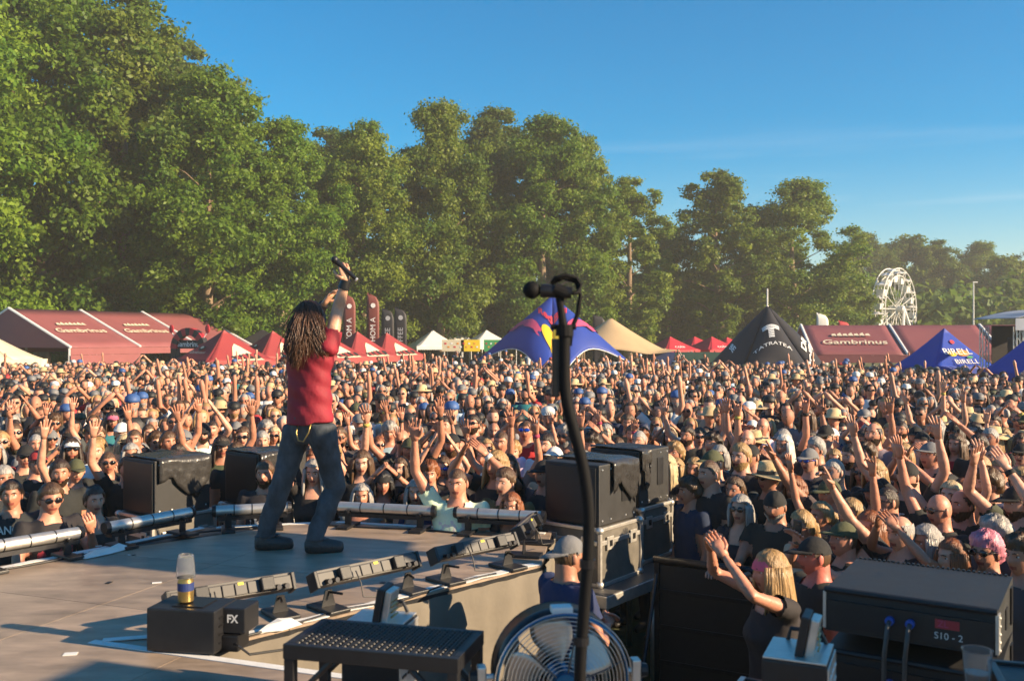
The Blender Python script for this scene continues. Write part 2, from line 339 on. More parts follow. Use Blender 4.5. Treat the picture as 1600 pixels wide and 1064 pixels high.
for i, (a, b, l) in enumerate([((-3.37, 6.02), (-2.96, 6.55), 'silver tube light at the stage edge beside the man in lettered shirt'), ((-2.83, 6.72), (-2.45, 7.3), 'silver tube light below the single speaker wrapped in wrinkled sheeting'),
        ((-2.27, 7.36), (-1.76, 7.52), 'silver tube light beside the singer, below the speaker with gathered cover'), ((-1.36, 7.55), (-.61, 7.36), 'silver tube light just behind the singer\'s knee'), ((-.41, 7.3), (.22, 7.13), 'silver tube light between singer and the stacked flight cases')]): tube_light(a, b, l)
# ------------------------------------------------------------------ grey light bars on floor stands along the near edge of the thrust
def bar_light(a, b, label):
    a = Vector((*a, SZ)); b = Vector((*b, SZ)); d = (b - a).normalized(); ln = (b - a).length; rz = math.atan2(d.y, d.x); nn = Vector((d.y, -d.x, 0))
    root = thing('light_bar', (a + b) / 2, label, 'stage light', 'light bars along the near stage edge')
    Mx = Matrix.Rotation(rz, 3, 'Z') @ Matrix.Rotation(R(-28), 3, 'X'); up = Mx @ Vector((0, 0, 1)); fr = Mx @ Vector((0, -1, 0)); c = (a + b) / 2 + Vector((0, 0, .16))
    wobj(MB().bbox(c, (ln, .075, .075), bev=.008, M=Mx), 'housing', M['greymetal'], root)
    wobj(MB().bbox(c + up * .044, (ln * 1.0, .05, .016), bev=.004, M=Mx), 'top_rail', M['greymetal'], root)
    for k in range(4):
        p = c + d * (-.15 * ln + k * .105 * ln) + fr * .044
        wobj(MB().bbox(p, (.095 * ln, .008, .06), bev=.003, M=Mx), 'back_cover', M['greymetal'], root)
    wobj(MB().box(c + d * (.06 * ln) + fr * .0495 + up * .025, (.03, .002, .014), M=Mx), 'sticker', M['yellow'], root)
    for s in (-1, 1):
        wobj(MB().bbox(c + d * s * (ln / 2 + .008), (.02, .09, .095), bev=.004, M=Mx), 'end_plate', M['black'], root)
        wobj(MB().bbox(c + d * s * ln * .27 + fr * .06, (.07, .045, .07), bev=.006, M=Mx), 'connector_box', M['black'], root)
        for k in (0, 1): wobj(MB().tube([c + d * s * ln * (.36 + .07 * k) + fr * .04 - up * .02, c + d * s * ln * (.36 + .07 * k) + fr * .075 - up * .03], .014, 10), 'knob', M['dark'], root)
        e = c + d * s * ln * .40
        q = e + nn * .03; wobj(MB().rings([[q + Vector((0, 0, -.05)) + d * x + nn * y for x, y in ((-.02, -.004), (.02, -.004), (.02, .004), (-.02, .004))], [Vector((q.x, q.y, SZ + .02)) + d * x + nn * y for x, y in ((-.045, -.004), (.045, -.004), (.045, .004), (-.045, .004))]]), 'bracket', M['black'], root)
        wobj(MB().bbox((q.x, q.y, SZ + .012), (.13, .24, .022), rz, .006), 'base_plate', M['black'], root)
        wobj(MB().tube([q + Vector((0, 0, -.06)), q + Vector((0, 0, -.06)) + nn * .09 - d * s * .03], .007, 6), 'lever', M['dark'], root)
    p0 = c + fr * .07 - d * .17 * ln
    wobj(MB().tube([p0, p0 + nn * .05 + Vector((0, 0, -.06)), p0 + nn * .07 + Vector((0, 0, -.13)), p0 + nn * .1 + d * .12 + Vector((0, 0, -.148))], .004, 6), 'cable', M['greymetal'], root, smooth=True)
for a, b, l in [((-1.72, 4.80), (-1.2, 5.18), 'grey light bar behind the black box with the cup on it'), ((-1.07, 5.2), (-.58, 5.68), 'grey light bar on floor stand behind the machine with a fin, halfway along the edge'),
                ((-.47, 5.8), (0.0, 6.24), 'grey light bar on floor stand closest to the stacked flight cases'), ((.04, 6.45), (.16, 6.95), 'short dark view of a light bar tucked against the flight case')]: bar_light(a, b, l)
# cables lying on the deck
def cable(name, pts, r, m, label, cat='cable', group=None):
    pts = [Vector(p) for p in pts]; out = []
    for i in range(len(pts) - 1):
        p0, p1, p2, p3 = pts[max(i - 1, 0)], pts[i], pts[i + 1], pts[min(i + 2, len(pts) - 1)]
        for k in range(6):
            t = k / 6; out.append(.5 * ((2 * p1) + (p2 - p0) * t + (2 * p0 - 5 * p1 + 4 * p2 - p3) * t * t + (3 * p1 - p0 - 3 * p2 + p3) * t ** 3))
    out.append(pts[-1]); o = MB().tube(out, r, 6).obj(name, m, smooth=True); tag(o, label, cat, group); return o
z = SZ + .007
cable('stage_cable', [(-3.5, 5.85, z), (-3.15, 6.2, z), (-2.85, 6.6, z), (-2.6, 7.0, z), (-2.3, 7.3, z), (-2.0, 7.4, z)], .008, M['black'], 'black cable running along the far edge of the stage floor')
cable('stage_cable', [(-1.5, 7.55, z), (-1.1, 7.44, z), (-.7, 7.36, z), (-.3, 7.2, z), (.1, 7.12, z)], .008, M['black'], 'black cable on the floor below the tube lights by the flight cases')
cable('stage_cable', [(-1.35, 4.72, z), (-1.1, 4.98, z), (-.9, 5.22, z), (-.62, 5.4, z), (-.4, 5.72, z), (-.1, 6.0, z)], .007, M['black'], 'black cable under the grey light bars')
def cover_cloth(pts, label):
    mb = MB(); k = len(pts)
    for p in pts: mb.v.append((*p, SZ + .006))
    for i, p in enumerate(pts): mb.v.append((p[0] * .6 + .4 * sum(q[0] for q in pts) / k, p[1] * .6 + .4 * sum(q[1] for q in pts) / k, SZ + .035 + .015 * math.sin(i * 2.1)))
    mb.f = [(i, (i + 1) % k, k + (i + 1) % k, k + i) for i in range(k)] + [tuple(range(k, 2 * k)), tuple(range(k - 1, -1, -1))]; mb.m = [0] * len(mb.f)
    tag(mb.obj('cable_cover_cloth', M['tape']), label, 'cloth')
cover_cloth([(-2.9, 6.42), (-2.84, 6.4), (-2.74, 6.55), (-2.66, 6.74), (-2.72, 6.78), (-2.82, 6.6)], 'crumpled white cloth lying under the tube light beside the speaker with wrinkled sheeting')
cover_cloth([(-1.28, 4.80), (-1.16, 4.84), (-1.08, 4.95), (-1.12, 5.0), (-1.22, 4.92)], 'crumpled pale cloth on the near stage edge by the cable plug')
# ------------------------------------------------------------------ flight cases and covered speakers
def flight_case(c, size, rz, label, root_name='flight_case'):
    c = Vector(c); sx, sy, sz = size; root = thing(root_name, c, label, 'flight case', rz=rz)
    MB().box((0, 0, sz / 2), (sx - .02, sy - .02, sz - .012)).obj('case_body', M['case'], root)
    e = .026
    for z0 in (e / 2, sz - e / 2, sz * .74):
        hh = e if z0 != sz * .74 else e * 1.3
        for s in (-1, 1):
            MB().bbox((0, s * (sy / 2 - e / 2 + .004), z0), (sx - .001 * hh, e, hh), bev=.004).obj('edge_profile', M['alu'], root)
            MB().bbox((s * (sx / 2 - e / 2 + .005), 0, z0), (e, sy - 2 * e - .002, hh), bev=.004).obj('edge_profile', M['alu'], root)
    for a in (-1, 1):
        for b in (-1, 1):
            MB().bbox((a * (sx / 2 - e / 2 + .006), b * (sy / 2 - e / 2 + .006), sz / 2), (e, e, sz - 2 * e), bev=.004).obj('corner_profile', M['alu'], root)
            for zz in (.02, sz - .02): MB().ell((a * (sx / 2 - .012), b * (sy / 2 - .012), zz), (.034, .034, .03), 8, 6).obj('ball_corner', M['alu'], root, smooth=True)
    for ax, b in ((0, -1), (0, 1), (1, -1), (1, 1)):
        for t in (-.28, .28):
            p = (t * sx, b * (sy / 2 + .004), sz * .72) if ax == 0 else (b * (sx / 2 + .004), t * sy, sz * .72); dm = (.09, .012, .10) if ax == 0 else (.012, .09, .10)
            l = MB().bbox(p, dm, bev=.004).obj('latch', M['alu'], root)
            q = (p[0], p[1] + b * .008, p[2]) if ax == 0 else (p[0] + b * .008, p[1], p[2]); MB().bbox(q, (.03, .012, .045) if ax == 0 else (.012, .03, .045), bev=.003).obj('latch_key', M['dark'], l)
    return root
def covered_speaker(c, size, rz, label, tarp=(0, 1)):
    c = Vector(c); sx, sy, sz = size; root = thing('loudspeaker', c, label, 'loudspeaker', 'covered loudspeakers round the thrust', rz)
    MB().bbox((0, 0, sz / 2), size, bev=.012).obj('cabinet', M['tolex'], root)
    MB().bbox((-sx / 2 - .004, 0, sz / 2), (.012, sy * .9, sz * .9), bev=.004).obj('front_grille', M['black'], root)
    MB().bbox((sx * .18, -sy / 2 - .002, sz * .58), (.10, .012, sz * .5), bev=.005).obj('handle_recess', M['black'], root)
    for a in (-1, 1):
        for zz in (.04, sz - .04):
            for t in (-.42, -.2, .2, .42): MB().ell((t * sx, -sy / 2 - .002, zz), (.008, .006, .008), 6, 4).obj('bolt', M['alu'], root) if a == 1 else None
    rg = random.Random(int(abs(c.x) * 1000)); mb = MB(); nx, nk = 15, 14
    t0, t1 = tarp
    for i in range(nx + 1):
        u = t0 + (t1 - t0) * i / nx; ph = rg.random() * 6; hang = .50 + .20 * math.sin(i * .42 + c.x * 5) + .05 * rg.random()
        for k in range(nk + 1):
            q = k / nk; wr = .006 * math.sin(i * 2.7 + k) + .005 * rg.random()
            if q < .5: mb.v.append(((u - .5) * (sx + .01), (sy / 2 + .01) - (sy + .03) * q * 2, sz + .012 + abs(wr)))
            else:
                qq = (q - .5) * 2; mb.v.append(((u - .5) * sx + .03 * qq * math.sin(i * .8), -sy / 2 - .018 - .012 * abs(math.sin(i * 1.7 + qq * 3)) - abs(wr), sz + .004 - qq * sz * min(hang, .85)))
    mb.f = [(i * (nk + 1) + k, (i + 1) * (nk + 1) + k, (i + 1) * (nk + 1) + k + 1, i * (nk + 1) + k + 1) for i in range(nx) for k in range(nk)]; mb.m = [0] * len(mb.f)
    o = mb.obj('rain_sheet', M['tarp'], root, smooth=True); md = o.modifiers.new('s', 'SOLIDIFY'); md.thickness = .004; md.offset = 1
    return root
RZ = R(52); ax_ = Vector((math.cos(RZ), math.sin(RZ), 0)); ay_ = Vector((-math.sin(RZ), math.cos(RZ), 0))
def from_corner(px, d, sx, sy, z): v = P(px, HY, d); v = v + ax_ * sx / 2 + ay_ * sy / 2; return (v.x, v.y, z)
def stack(px, d, cs, ss, z0, la, lb, tarp, under=None):
    c = from_corner(px, d, cs[0], cs[1], z0)
    flight_case(c, cs, RZ, la)
    covered_speaker((c[0], c[1], z0 + cs[2] + .004), ss, RZ, lb, tarp); return c
EXCL = []                                   # footprints that the crowd keeps clear of: (x, y, radius)
for px, d, la, lb, tp in ((238, 8.05, 'silver edged flight case under the speaker with wrinkled sheeting', 'black speaker with wrinkled plastic sheet hanging down its side, on a low case', (.05, 1.0)),
                      (402, 8.5, 'silver edged flight case below the black speaker nearest the singer\'s leg', 'black speaker with a side opening and gathered plastic cover, beside the singer', (0, .5))):
    cc = from_corner(px, d, .62, .56, 0); flight_case(cc, (.62, .56, .62), RZ, ('lower flight case standing on the ground below ' + ('the speaker with wrinkled sheeting' if px < 300 else 'the speaker beside the singer')))
    stack(px, d, (.62, .56, .64), (.54, .5, .47), .63, la, lb, tp); EXCL.append((cc[0], cc[1], .62))
PZ = .93
ca = stack(938, 7.12, (.60, .56, .44), (.54, .5, .46), PZ, 'flight case with bright metal edges and shadowed side, next to the light bars', 'black speaker half wrapped in grey plastic, behind the bent microphone stand', (.3, 1.0))
cb = stack(1003, 7.85, (.52, .54, .46), (.50, .48, .46), PZ, 'flight case with bright metal edges on the outer end of the metal platform', 'black speaker with open cut-out on its side, above the outer flight case', (0, .32))
EXCL += [(ca[0], ca[1], .7), (cb[0], cb[1], .7)]
pr = thing('metal_platform', (ca[0] + .25, ca[1] + .3, 0), 'low metal platform on pipe legs carrying two flight cases', 'platform', rz=RZ)
mid = pr.location; MB().bbox((.02, 0, PZ - .05), (1.75, .86, .09), bev=.008).obj('deck', M['alu'], pr)
MB().bbox((.02, 0, PZ - .004), (1.72, .84, .006), bev=.001).obj('deck_board', M['greymetal'], pr)
for x in (-.8, -.1, .8):
    for y in (-.38, .38): MB().tube([(x, y, 0), (x, y, PZ - .09)], .025, 10).obj('leg', M['alu'], pr, smooth=True)
# ------------------------------------------------------------------ black box with printed side, can and cup
bx = thing('effect_machine', (-1.53, 4.60, SZ), 'black boxy machine with small white lettering on its side at the taped corner', 'machine', rz=R(-10))
bx.scale = (.78, .78, .86)
MB().bbox((0, 0, .13), (.44, .30, .235), bev=.01).obj('housing', M['black'], bx); MB().bbox((.02, -.01, .251), (.2, .18, .008), bev=.002).obj('top_lid', M['dark'], bx)
MB().bbox((.28, .06, .17), (.16, .2, .14), bev=.008).obj('side_unit', M['black'], bx); MB().bbox((.27, .02, .05), (.11, .16, .09), bev=.01).obj('power_pack', M['dark'], bx)
for k in range(4): MB().bbox((.2215, -.05, .06 + .045 * k), (.004, .09, .012), bev=.001).obj('vent', M['dark'], bx)
V, Fs = text_mesh('FX', .06, bold=.002); MB().add([(.28 + v.x, -.0415, .18 + v.y) for v in V], Fs).obj('lettering', M['p_white'], bx)
for x in (-.18, .18):
    for y in (-.11, .11): MB().tube([(x, y, 0), (x, y, .014)], .018, 8).obj('foot', M['dark'], bx)
MB().tube([(.3, -.06, .05), (.36, -.12, .06), (.42, -.1, .012), (.6, .05, .007)], .007, 6).obj('power_cable', M['black'], bx)
cn = thing('drink_can', (-1.56, 4.59, SZ + .2195), 'gold and black can carrying an upturned clear cup, on the black machine', 'can')
MB().revolve((0, 0, 0), [(.026, 0), (.037, .008), (.037, .045), (.0375, .05), (.0375, .10), (.034, .108), (.034, .12)], 20).obj('can_body', M['gold'], cn, smooth=True, auto=40)
MB().revolve((0, 0, 0), [(.0382, .058), (.0382, .096)], 20).obj('can_label', M['bluedk'], cn)
cp = thing('plastic_cup', (-1.56, 4.59, SZ + .3395), 'clear plastic cup turned upside down on the can', 'cup')
MB().revolve((0, 0, 0), [(.046, 0), (.044, .02), (.036, .105), (.030, .108), (.030, .104), (.035, .10), (.042, .02), (.044, 0)], 20).obj('cup_wall', M['clear'], cp, smooth=True, auto=40)
# ------------------------------------------------------------------ spark machines
def spark_machine(x, y, w, d, h, rz, label):
    root = thing('spark_machine', (x, y, SZ), label, 'spark machine', rz=rz)
    MB().bbox((0, 0, h / 2 + .012), (w, d, h), bev=.008).obj('housing', M['black'], root)
    MB().bbox((w / 2 + .002, 0, h / 2 + .012), (.006, d * .96, h * .95), bev=.002).obj('side_plate', M['alu'], root)
    for i in range(3):
        for k in range(5): MB().bbox((w / 2 + .005, (-.28 + .28 * i) * d, h * (.9 - .11 * k)), (.008, .045, .013), bev=.003).obj('louvre', M['white'] if k < 4 else M['dark'], root)
    MB().bbox((0, 0, h + .016), (w * .98, d * .96, .008), bev=.003).obj('top_plate', M['alu'], root)
    MB().bbox((.02, -.02, h + .085), (.028, .12, .14), bev=.006, M=Matrix.Rotation(R(10), 3, 'Y')).obj('nozzle_fin', M['black'], root)
    f = MB().bbox((.05, -.02, h + .08), (.03, .09, .13), bev=.006, M=Matrix.Rotation(R(10), 3, 'Y')).obj('nozzle_block', M['alu'], root)
    for k in range(5): MB().box((.069, -.02, h + .04 + .02 * k), (.006, .07, .006), M=Matrix.Rotation(R(10), 3, 'Y')).obj('fin', M['gold'], f)
    MB().bbox((0, -d / 2 - .002, h * .8), (w * .5, .006, .035), bev=.002).obj('display', M['dark'], root)
    for s in (-.3, .3): MB().ell((s * w, -d / 2 - .002, h * .8), (.01, .006, .01), 8, 5).obj('button', M['redlabel'], root)
    MB().tube([(-.05, .1, h + .02), (-.04, .1, h + .06), (.06, .1, h + .06), (.08, .1, h + .02)], .008, 8).obj('handle', M['black'], root)
    for a in (-.4, .4):
        for b in (-.4, .4): MB().tube([(a * w, b * d, 0), (a * w, b * d, .014)], .015, 8).obj('foot', M['dark'], root)
spark_machine(-.53, 3.86, .24, .22, .34, R(-14), 'black and metal box with upright fin behind the black step')
spark_machine(.98, 3.28, .21, .24, .40, R(-24), 'black and metal box with upright fin and carrying handle beside the dark speaker stack')
# ------------------------------------------------------------------ black grating step
sp_ = thing('grating_step', (-.437, 3.32, SZ), 'black metal step with a perforated grating top on the stage floor', 'step', rz=R(-14))
w, d, h = .62, .31, .45
for s in (-1, 1):
    MB().bbox((0, s * (d / 2 - .0125), h - .025), (w, .025, .05), bev=.003).obj('frame_rail', M['black'], sp_); MB().bbox((s * (w / 2 - .0125), 0, h - .025), (.025, d - .051, .05), bev=.003).obj('frame_rail', M['black'], sp_)
    for t in (-1, 1):
        MB().bbox((s * (w / 2 - .02), t * (d / 2 - .02), (h - .05) / 2), (.035, .035, h - .05), bev=.003).obj('leg', M['black'], sp_)
        MB().tube([(s * (w / 2 - .03), t * (d / 2 - .02), h - .19), (s * (w / 2 - .17), t * (d / 2 - .02), h - .052)], .011, 6).obj('brace', M['black'], sp_)
for i in range(21): MB().box((-w / 2 + .03 + i * (w - .06) / 20, 0, h - .012), (.006, d - .05, .022)).obj('grating_bar', M['black'], sp_)
for j in range(11): MB().box((0, -d / 2 + .03 + j * (d - .06) / 10, h - .013), (w - .05, .006, .018)).obj('grating_bar', M['black'], sp_)
st_ = MB()
for i in range(20):
    for j in range(11): st_.ell((-w / 2 + .045 + i * (w - .06) / 20, -d / 2 + .03 + j * (d - .06) / 10, h - .001), (.006, .006, .004), 6, 4)
tag(st_.obj('grip_studs', M['greymetal'], sp_), kind='stuff')
# ------------------------------------------------------------------ floor fan
fr = thing('floor_fan', (.16, 3.22, SZ), 'round metal floor fan with wire guard standing behind the microphone stand', 'fan', rz=R(8))
cz = .355; RF = .218; TM = Matrix.Rotation(R(90), 3, 'X') @ Matrix.Rotation(R(0), 3, 'Y')
def ring(y, r, tr, n=56): return [(r * math.cos(2 * PI * i / n), y, cz + r * math.sin(2 * PI * i / n)) for i in range(n)]
def ringtube(r, y, tr, name, m, root, n=56):
    Rs = []
    for i in range(n + 1):
        a = 2 * PI * i / n; Rs.append([((r + tr * math.cos(q)) * math.cos(a), y + tr * math.sin(q), cz + (r + tr * math.cos(q)) * math.sin(a)) for q in [2 * PI * k / 6 for k in range(6)]])
    return MB().rings(Rs, False).obj(name, m, root, smooth=True)
ringtube(RF, -.06, .005, 'outer_rim', M['fanblue'], fr); ringtube(RF, .09, .005, 'rear_rim', M['dark'], fr)
dr = [[(RF * 1.0 * math.cos(2 * PI * i / 48), y, cz + RF * math.sin(2 * PI * i / 48)) for i in range(48)] for y in (-.055, .085)]
o = MB().rings(dr, False).obj('drum', M['dark'], fr, smooth=True); md = o.modifiers.new('s', 'SOLIDIFY'); md.thickness = .004
for k in range(15): ringtube(.05 + k * .0128, -.075 - .02 * (1 - (k / 15) ** 2), .0014, 'guard_ring', M['alu'], fr, 44)
for k in range(6):
    a = k * PI / 3 + .3; MB().tube([(.04 * math.cos(a), -.098, cz + .04 * math.sin(a)), (.14 * math.cos(a), -.092, cz + .14 * math.sin(a)), (RF * math.cos(a), -.066, cz + RF * math.sin(a))], .003, 6).obj('guard_spoke', M['greymetal'], fr)
for k in range(5):
    a0 = k * 2 * PI / 5 + .5; mb = MB(); nb = 8
    for i in range(nb + 1):
        r_ = .045 + (RF - .075) * i / nb; sp2 = .30 + .22 * math.sin(PI * i / nb * .9)
        for j in range(7):
            a = a0 + sp2 * (j / 6 - .5) * 1.9; mb.v.append((r_ * math.cos(a), .01 + .035 * (j / 6 - .5) * 2 * (1 - .4 * i / nb), cz + r_ * math.sin(a)))
    mb.f = [(i * 7 + j, i * 7 + j + 1, (i + 1) * 7 + j + 1, (i + 1) * 7 + j) for i in range(nb) for j in range(6)]; mb.m = [0] * len(mb.f)
    o = mb.obj('blade', M['alu'], fr, smooth=True); md = o.modifiers.new('s', 'SOLIDIFY'); md.thickness = .003
MB().tube([(0, -.104, cz), (0, -.085, cz), (0, .05, cz)], [.036, .042, .042], 20).obj('hub', M['fanblue'], fr, smooth=True, auto=40); MB().tube([(0, .05, cz), (0, .17, cz)], [.06, .055], 16).obj('motor', M['dark'], fr)
for s in (-1, 1):
    MB().tube([(s * (RF + .004), .01, cz), (s * (RF + .045), .01, cz)], .012, 8).obj('pivot', M['alu'], fr); MB().bbox((s * (RF + .045), .01, cz / 2 + .02), (.03, .045, cz + .04), bev=.005).obj('stand_side', M['alu'], fr)
    MB().bbox((s * (RF + .045), 0, .012), (.04, .34, .024), bev=.006).obj('stand_foot', M['alu'], fr)
    MB().tube([(s * (RF + .06), .01, cz), (s * (RF + .085), .01, cz)], [.026, .022], 10).obj('knob', M['black'], fr)
MB().bbox((0, .01, .03), (2 * RF + .11, .03, .03), bev=.005).obj('stand_bar', M['alu'], fr); MB().bbox((0, -.03, cz + RF + .01), (.07, .05, .025), bev=.005).obj('carry_handle', M['white'], fr)
# ------------------------------------------------------------------ bent microphone stand in the foreground
mr = thing('microphone_stand', (.20, 2.80, SZ), 'bent black microphone stand with microphone, thick in front of the fan', 'microphone stand')
D0 = 2.8
def mp_(px, py, dd=0): return P(px, py, D0 + dd)
path = [mp_(905, 1300), mp_(906, 1064), mp_(912, 960), mp_(919, 860), mp_(919, 790), mp_(910, 725), mp_(896, 670), mp_(886, 630), mp_(882, 590), mp_(882, 520)]
pp = []
for i in range(len(path) - 1):
    p0, p1, p2, p3 = path[max(i - 1, 0)], path[i], path[i + 1], path[min(i + 2, len(path) - 1)]
    for k in range(5):
        t = k / 5; pp.append(.5 * ((2 * p1) + (p2 - p0) * t + (2 * p0 - 5 * p1 + 4 * p2 - p3) * t * t + (3 * p1 - p0 - 3 * p2 + p3) * t ** 3))
pp.append(path[-1]); base = Vector((pp[0].x, pp[0].y, SZ + .02))
pp = [base] + [p for p in pp if p.z > SZ + .04]
wobj(MB().tube(pp, .0175, 12), 'pole', M['matte'], mr, smooth=True, auto=50)
wobj(MB().revolve(base - Vector((0, 0, .02)), [(.15, 0), (.15, .012), (.13, .022), (.03, .03), (.02, .06)], 28), 'round_base', M['matte'], mr, smooth=True, auto=30)
wobj(MB().bbox(mp_(868, 575), (.022, .02, .17), bev=.004), 'side_clip', M['dark'], mr)
wobj(MB().tube([mp_(882, 525), mp_(882, 508)], [.027, .024], 12), 'clutch', M['matte'], mr); wobj(MB().tube([mp_(880, 510), mp_(876, 480), mp_(874, 466)], [.013, .011, .012], 10), 'neck_joint', M['matte'], mr)
wobj(MB().tube([mp_(860, 511), mp_(900, 511)], .008, 8), 'wing_screw', M['matte'], mr)
mh = wobj(MB().tube([mp_(844, 454), mp_(860, 455), mp_(893, 458)], [.021, .0195, .017], 14), 'microphone_body', M['dark'], mr, smooth=True, auto=40)
wobj(MB().ell(mp_(831, 453), (.0265, .0265, .0265), 16, 12), 'microphone_head', M['matte'], mr, smooth=True)
wobj(MB().tube([mp_(865, 452), mp_(885, 461)], .0215, 14), 'microphone_clip', M['matte'], mr)
wobj(MB().tube([mp_(893, 458), mp_(903, 457, .02), mp_(908, 446, .03), mp_(900, 434, .03), mp_(884, 430, .02), mp_(868, 434, .02), mp_(862, 442, .03)], .006, 8), 'cable_loop', M['matte'], mr, smooth=True)
wobj(MB().tube([mp_(862, 442, .03), mp_(880, 434, .05), mp_(900, 440, .04), mp_(907, 462, .03), mp_(903, 490, .03), mp_(893, 515, .03), mp_(890, 540, .02)], .007, 8), 'microphone_cable', M['matte'], mr, smooth=True)
for p in (mp_(918, 880), mp_(908, 1000)): wobj(MB().tube([p - Vector((0, 0, .012)), p + Vector((0, 0, .012))], .0235, 12), 'cable_tie', M['dark'], mr)
# ------------------------------------------------------------------ dark speaker stack on the right
A0 = Vector((1.27, 3.90, 0)); A1 = Vector((1.80, 3.56, 0)); da = (A1 - A0).normalized(); db = Vector((-da.y, da.x, 0)); wS = (A1 - A0).length; dS = .56; rzS = math.atan2(da.y, da.x)
cS = A0 + da * wS / 2 + db * dS / 2; EXCL.append((cS.x, cS.y, .66))
sub = thing('subwoofer', cS, 'black subwoofer cabinets on the ground under the dark speaker stack', 'loudspeaker', rz=rzS)
MB().bbox((0, 0, .33), (wS, dS, .66), bev=.012).obj('cabinet', M['tolex'], sub); MB().bbox((0, 0, 1.0), (wS, dS, .66), bev=.012).obj('cabinet', M['tolex'], sub)
for zc in (.33, 1.0): MB().bbox((0, -dS / 2 - .004, zc), (wS * .9, .012, .6), bev=.004).obj('grille', M['black'], sub)
def array_box(z0, pitch, label, txt):
    root = thing('array_speaker', cS + Vector((0, 0, z0)), label, 'loudspeaker', 'array speakers in the dark stack', rzS)
    T = Matrix.Rotation(pitch, 3, 'X'); h0, h1 = .165, .225
    def bx_(x0, x1, y0, y1, za0, za1, zb0, zb1): return [T @ Vector(p) for p in ((x0, y0, za0), (x1, y0, za0), (x1, y1, zb0), (x0, y1, zb0), (x0, y0, za1), (x1, y0, za1), (x1, y1, zb1), (x0, y1, zb1))]
    Fb = [(3, 2, 1, 0), (4, 5, 6, 7), (0, 1, 5, 4), (1, 2, 6, 5), (2, 3, 7, 6), (3, 0, 4, 7)]
    MB().add(bx_(-wS / 2, wS / 2, -dS / 2, dS / 2, .03, .03 + h0, 0, h1), Fb).obj('cabinet', M['tolex'], root)
    MB().add(bx_(-wS / 2 + .01, wS / 2 - .01, -dS / 2 - .012, -dS / 2 - .001, .05, .02 + h0 - .03, .05, .02 + h0 - .03), Fb).obj('rear_panel', M['black'], root)
    MB().tube([T @ Vector((-wS / 2, -dS / 2, .03 + h0)), T @ Vector((wS / 2, -dS / 2, .03 + h0))], .013, 8).obj('top_edge_roll', M['black'], root)
    for s in (-1, 1):
        MB().add(bx_(s * wS / 2 - .006, s * wS / 2 + .006, -dS / 2 - .006, -dS / 2 + .05, .04, .02 + h0, .04, .02 + h0), Fb).obj('rigging_plate', M['alu'], root)
        for k in range(5): MB().ell(T @ Vector((s * (wS / 2 + .006), -dS / 2 + .02, .05 + .03 * k)), (.006, .008, .008), 6, 4).obj('bolt', M['alu'], root)
        MB().add(bx_(s * wS / 2 - .004, s * wS / 2 + .005, -.02, .05, .07, .15, .07, .15), Fb).obj('handle_recess', M['black'], root)
        MB().add(bx_(s * wS / 2 - .004, s * wS / 2 + .007, dS / 2 - .12, dS / 2 - .06, .05, .2, .05, .2), Fb).obj('rigging_slot', M['dark'], root)
    for k in range(30): MB().add(bx_(-wS / 2 + .01 + k * (wS - .02) / 30, -wS / 2 + .01 + (k + .5) * (wS - .02) / 30, dS / 2 - .012, dS / 2 + .004, h1 - .004, h1 + .006, h1 - .004, h1 + .006), Fb).obj('edge_tooth', M['black'], root)
    q = .11
    for s, x in ((0, .0), (1, .075)):
        c = T @ Vector((-.06 + x, -dS / 2 - .014, q)); MB().tube([c, c + Vector((0, -.022, 0))], .017, 12).obj('connector', M['blue'], root)
        MB().tube([c + Vector((0, -.022, 0)), c + Vector((0, -.05, -.015)), c + Vector((-.01, -.06, -.12)), c + Vector((-.015, -.05, -.3)), c + Vector((-.01 + .03 * s, -.05, -.6))], .009, 8).obj('speaker_cable', M['greymetal'], root, smooth=True)
    MB().box(T @ Vector((.145, -dS / 2 - .0135, .125)), (.085, .003, .034)).obj('label_plate', M['redlabel'], root)
    for tx, x, zz, sz, m in (('ZL', .13, .125, .034, 'p_pink'), (txt, .15, .08, .036, 'p_white')):
        V, Fs = text_mesh(tx, sz); MB().add([T @ Vector((x + v.x, -dS / 2 - .0155, zz + v.y)) for v in V], Fs).obj('lettering', M[m], root)
array_box(1.335, 0, 'lower speaker of the dark stack, under the labelled one', 'S10 - 3'); array_box(1.572, R(-1.5), 'dark flat speaker with red label and blue plugs topping the stack', 'S10 - 2')
# case with cup, tall dark case, low case bottom left
fc = thing('flight_case', (1.74, 2.82, SZ), 'dark flight case at stage corner with a cup of cola on top', 'flight case', rz=R(-18))
MB().bbox((0, 0, .225), (.55, .4, .43), bev=.01).obj('case_body', M['black'], fc)
for s in (-1, 1):
    MB().bbox((0, s * .198, .436), (.56, .024, .026), bev=.004).obj('edge_profile', M['dark'], fc); MB().bbox((s * .272, 0, .436), (.024, .37, .026), bev=.004).obj('edge_profile', M['dark'], fc); MB().bbox((s * .272, -.2, .2), (.026, .014, .4), bev=.004).obj('edge_profile', M['dark'], fc)
MB().bbox((0, -.204, .3), (.12, .012, .06), bev=.004).obj('latch', M['dark'], fc); MB().box((0, 0, .006), (.5, .36, .012)).obj('base_runner', M['dark'], fc)
cp = thing('plastic_cup', P(1527, 1036, 2.80), 'tall clear cup half full of dark drink on the dark case', 'cup'); cp.location.z = SZ + .4405
MB().revolve((0, 0, 0), [(.030, 0), (.041, .135), (.043, .137), (.0395, .135), (.0285, .004)], 22).obj('cup_wall', M['clear'], cp, smooth=True, auto=40)
MB().revolve((0, 0, 0), [(.0275, .005), (.033, .07)], 20).obj('drink', mat('cola', (.012, .006, .004), .1), cp, smooth=True, auto=40)
tb = thing('open_case', (1.06, 4.05, 0), 'narrow black open topped case in the pit with a pale rim', 'case', rz=R(-28))
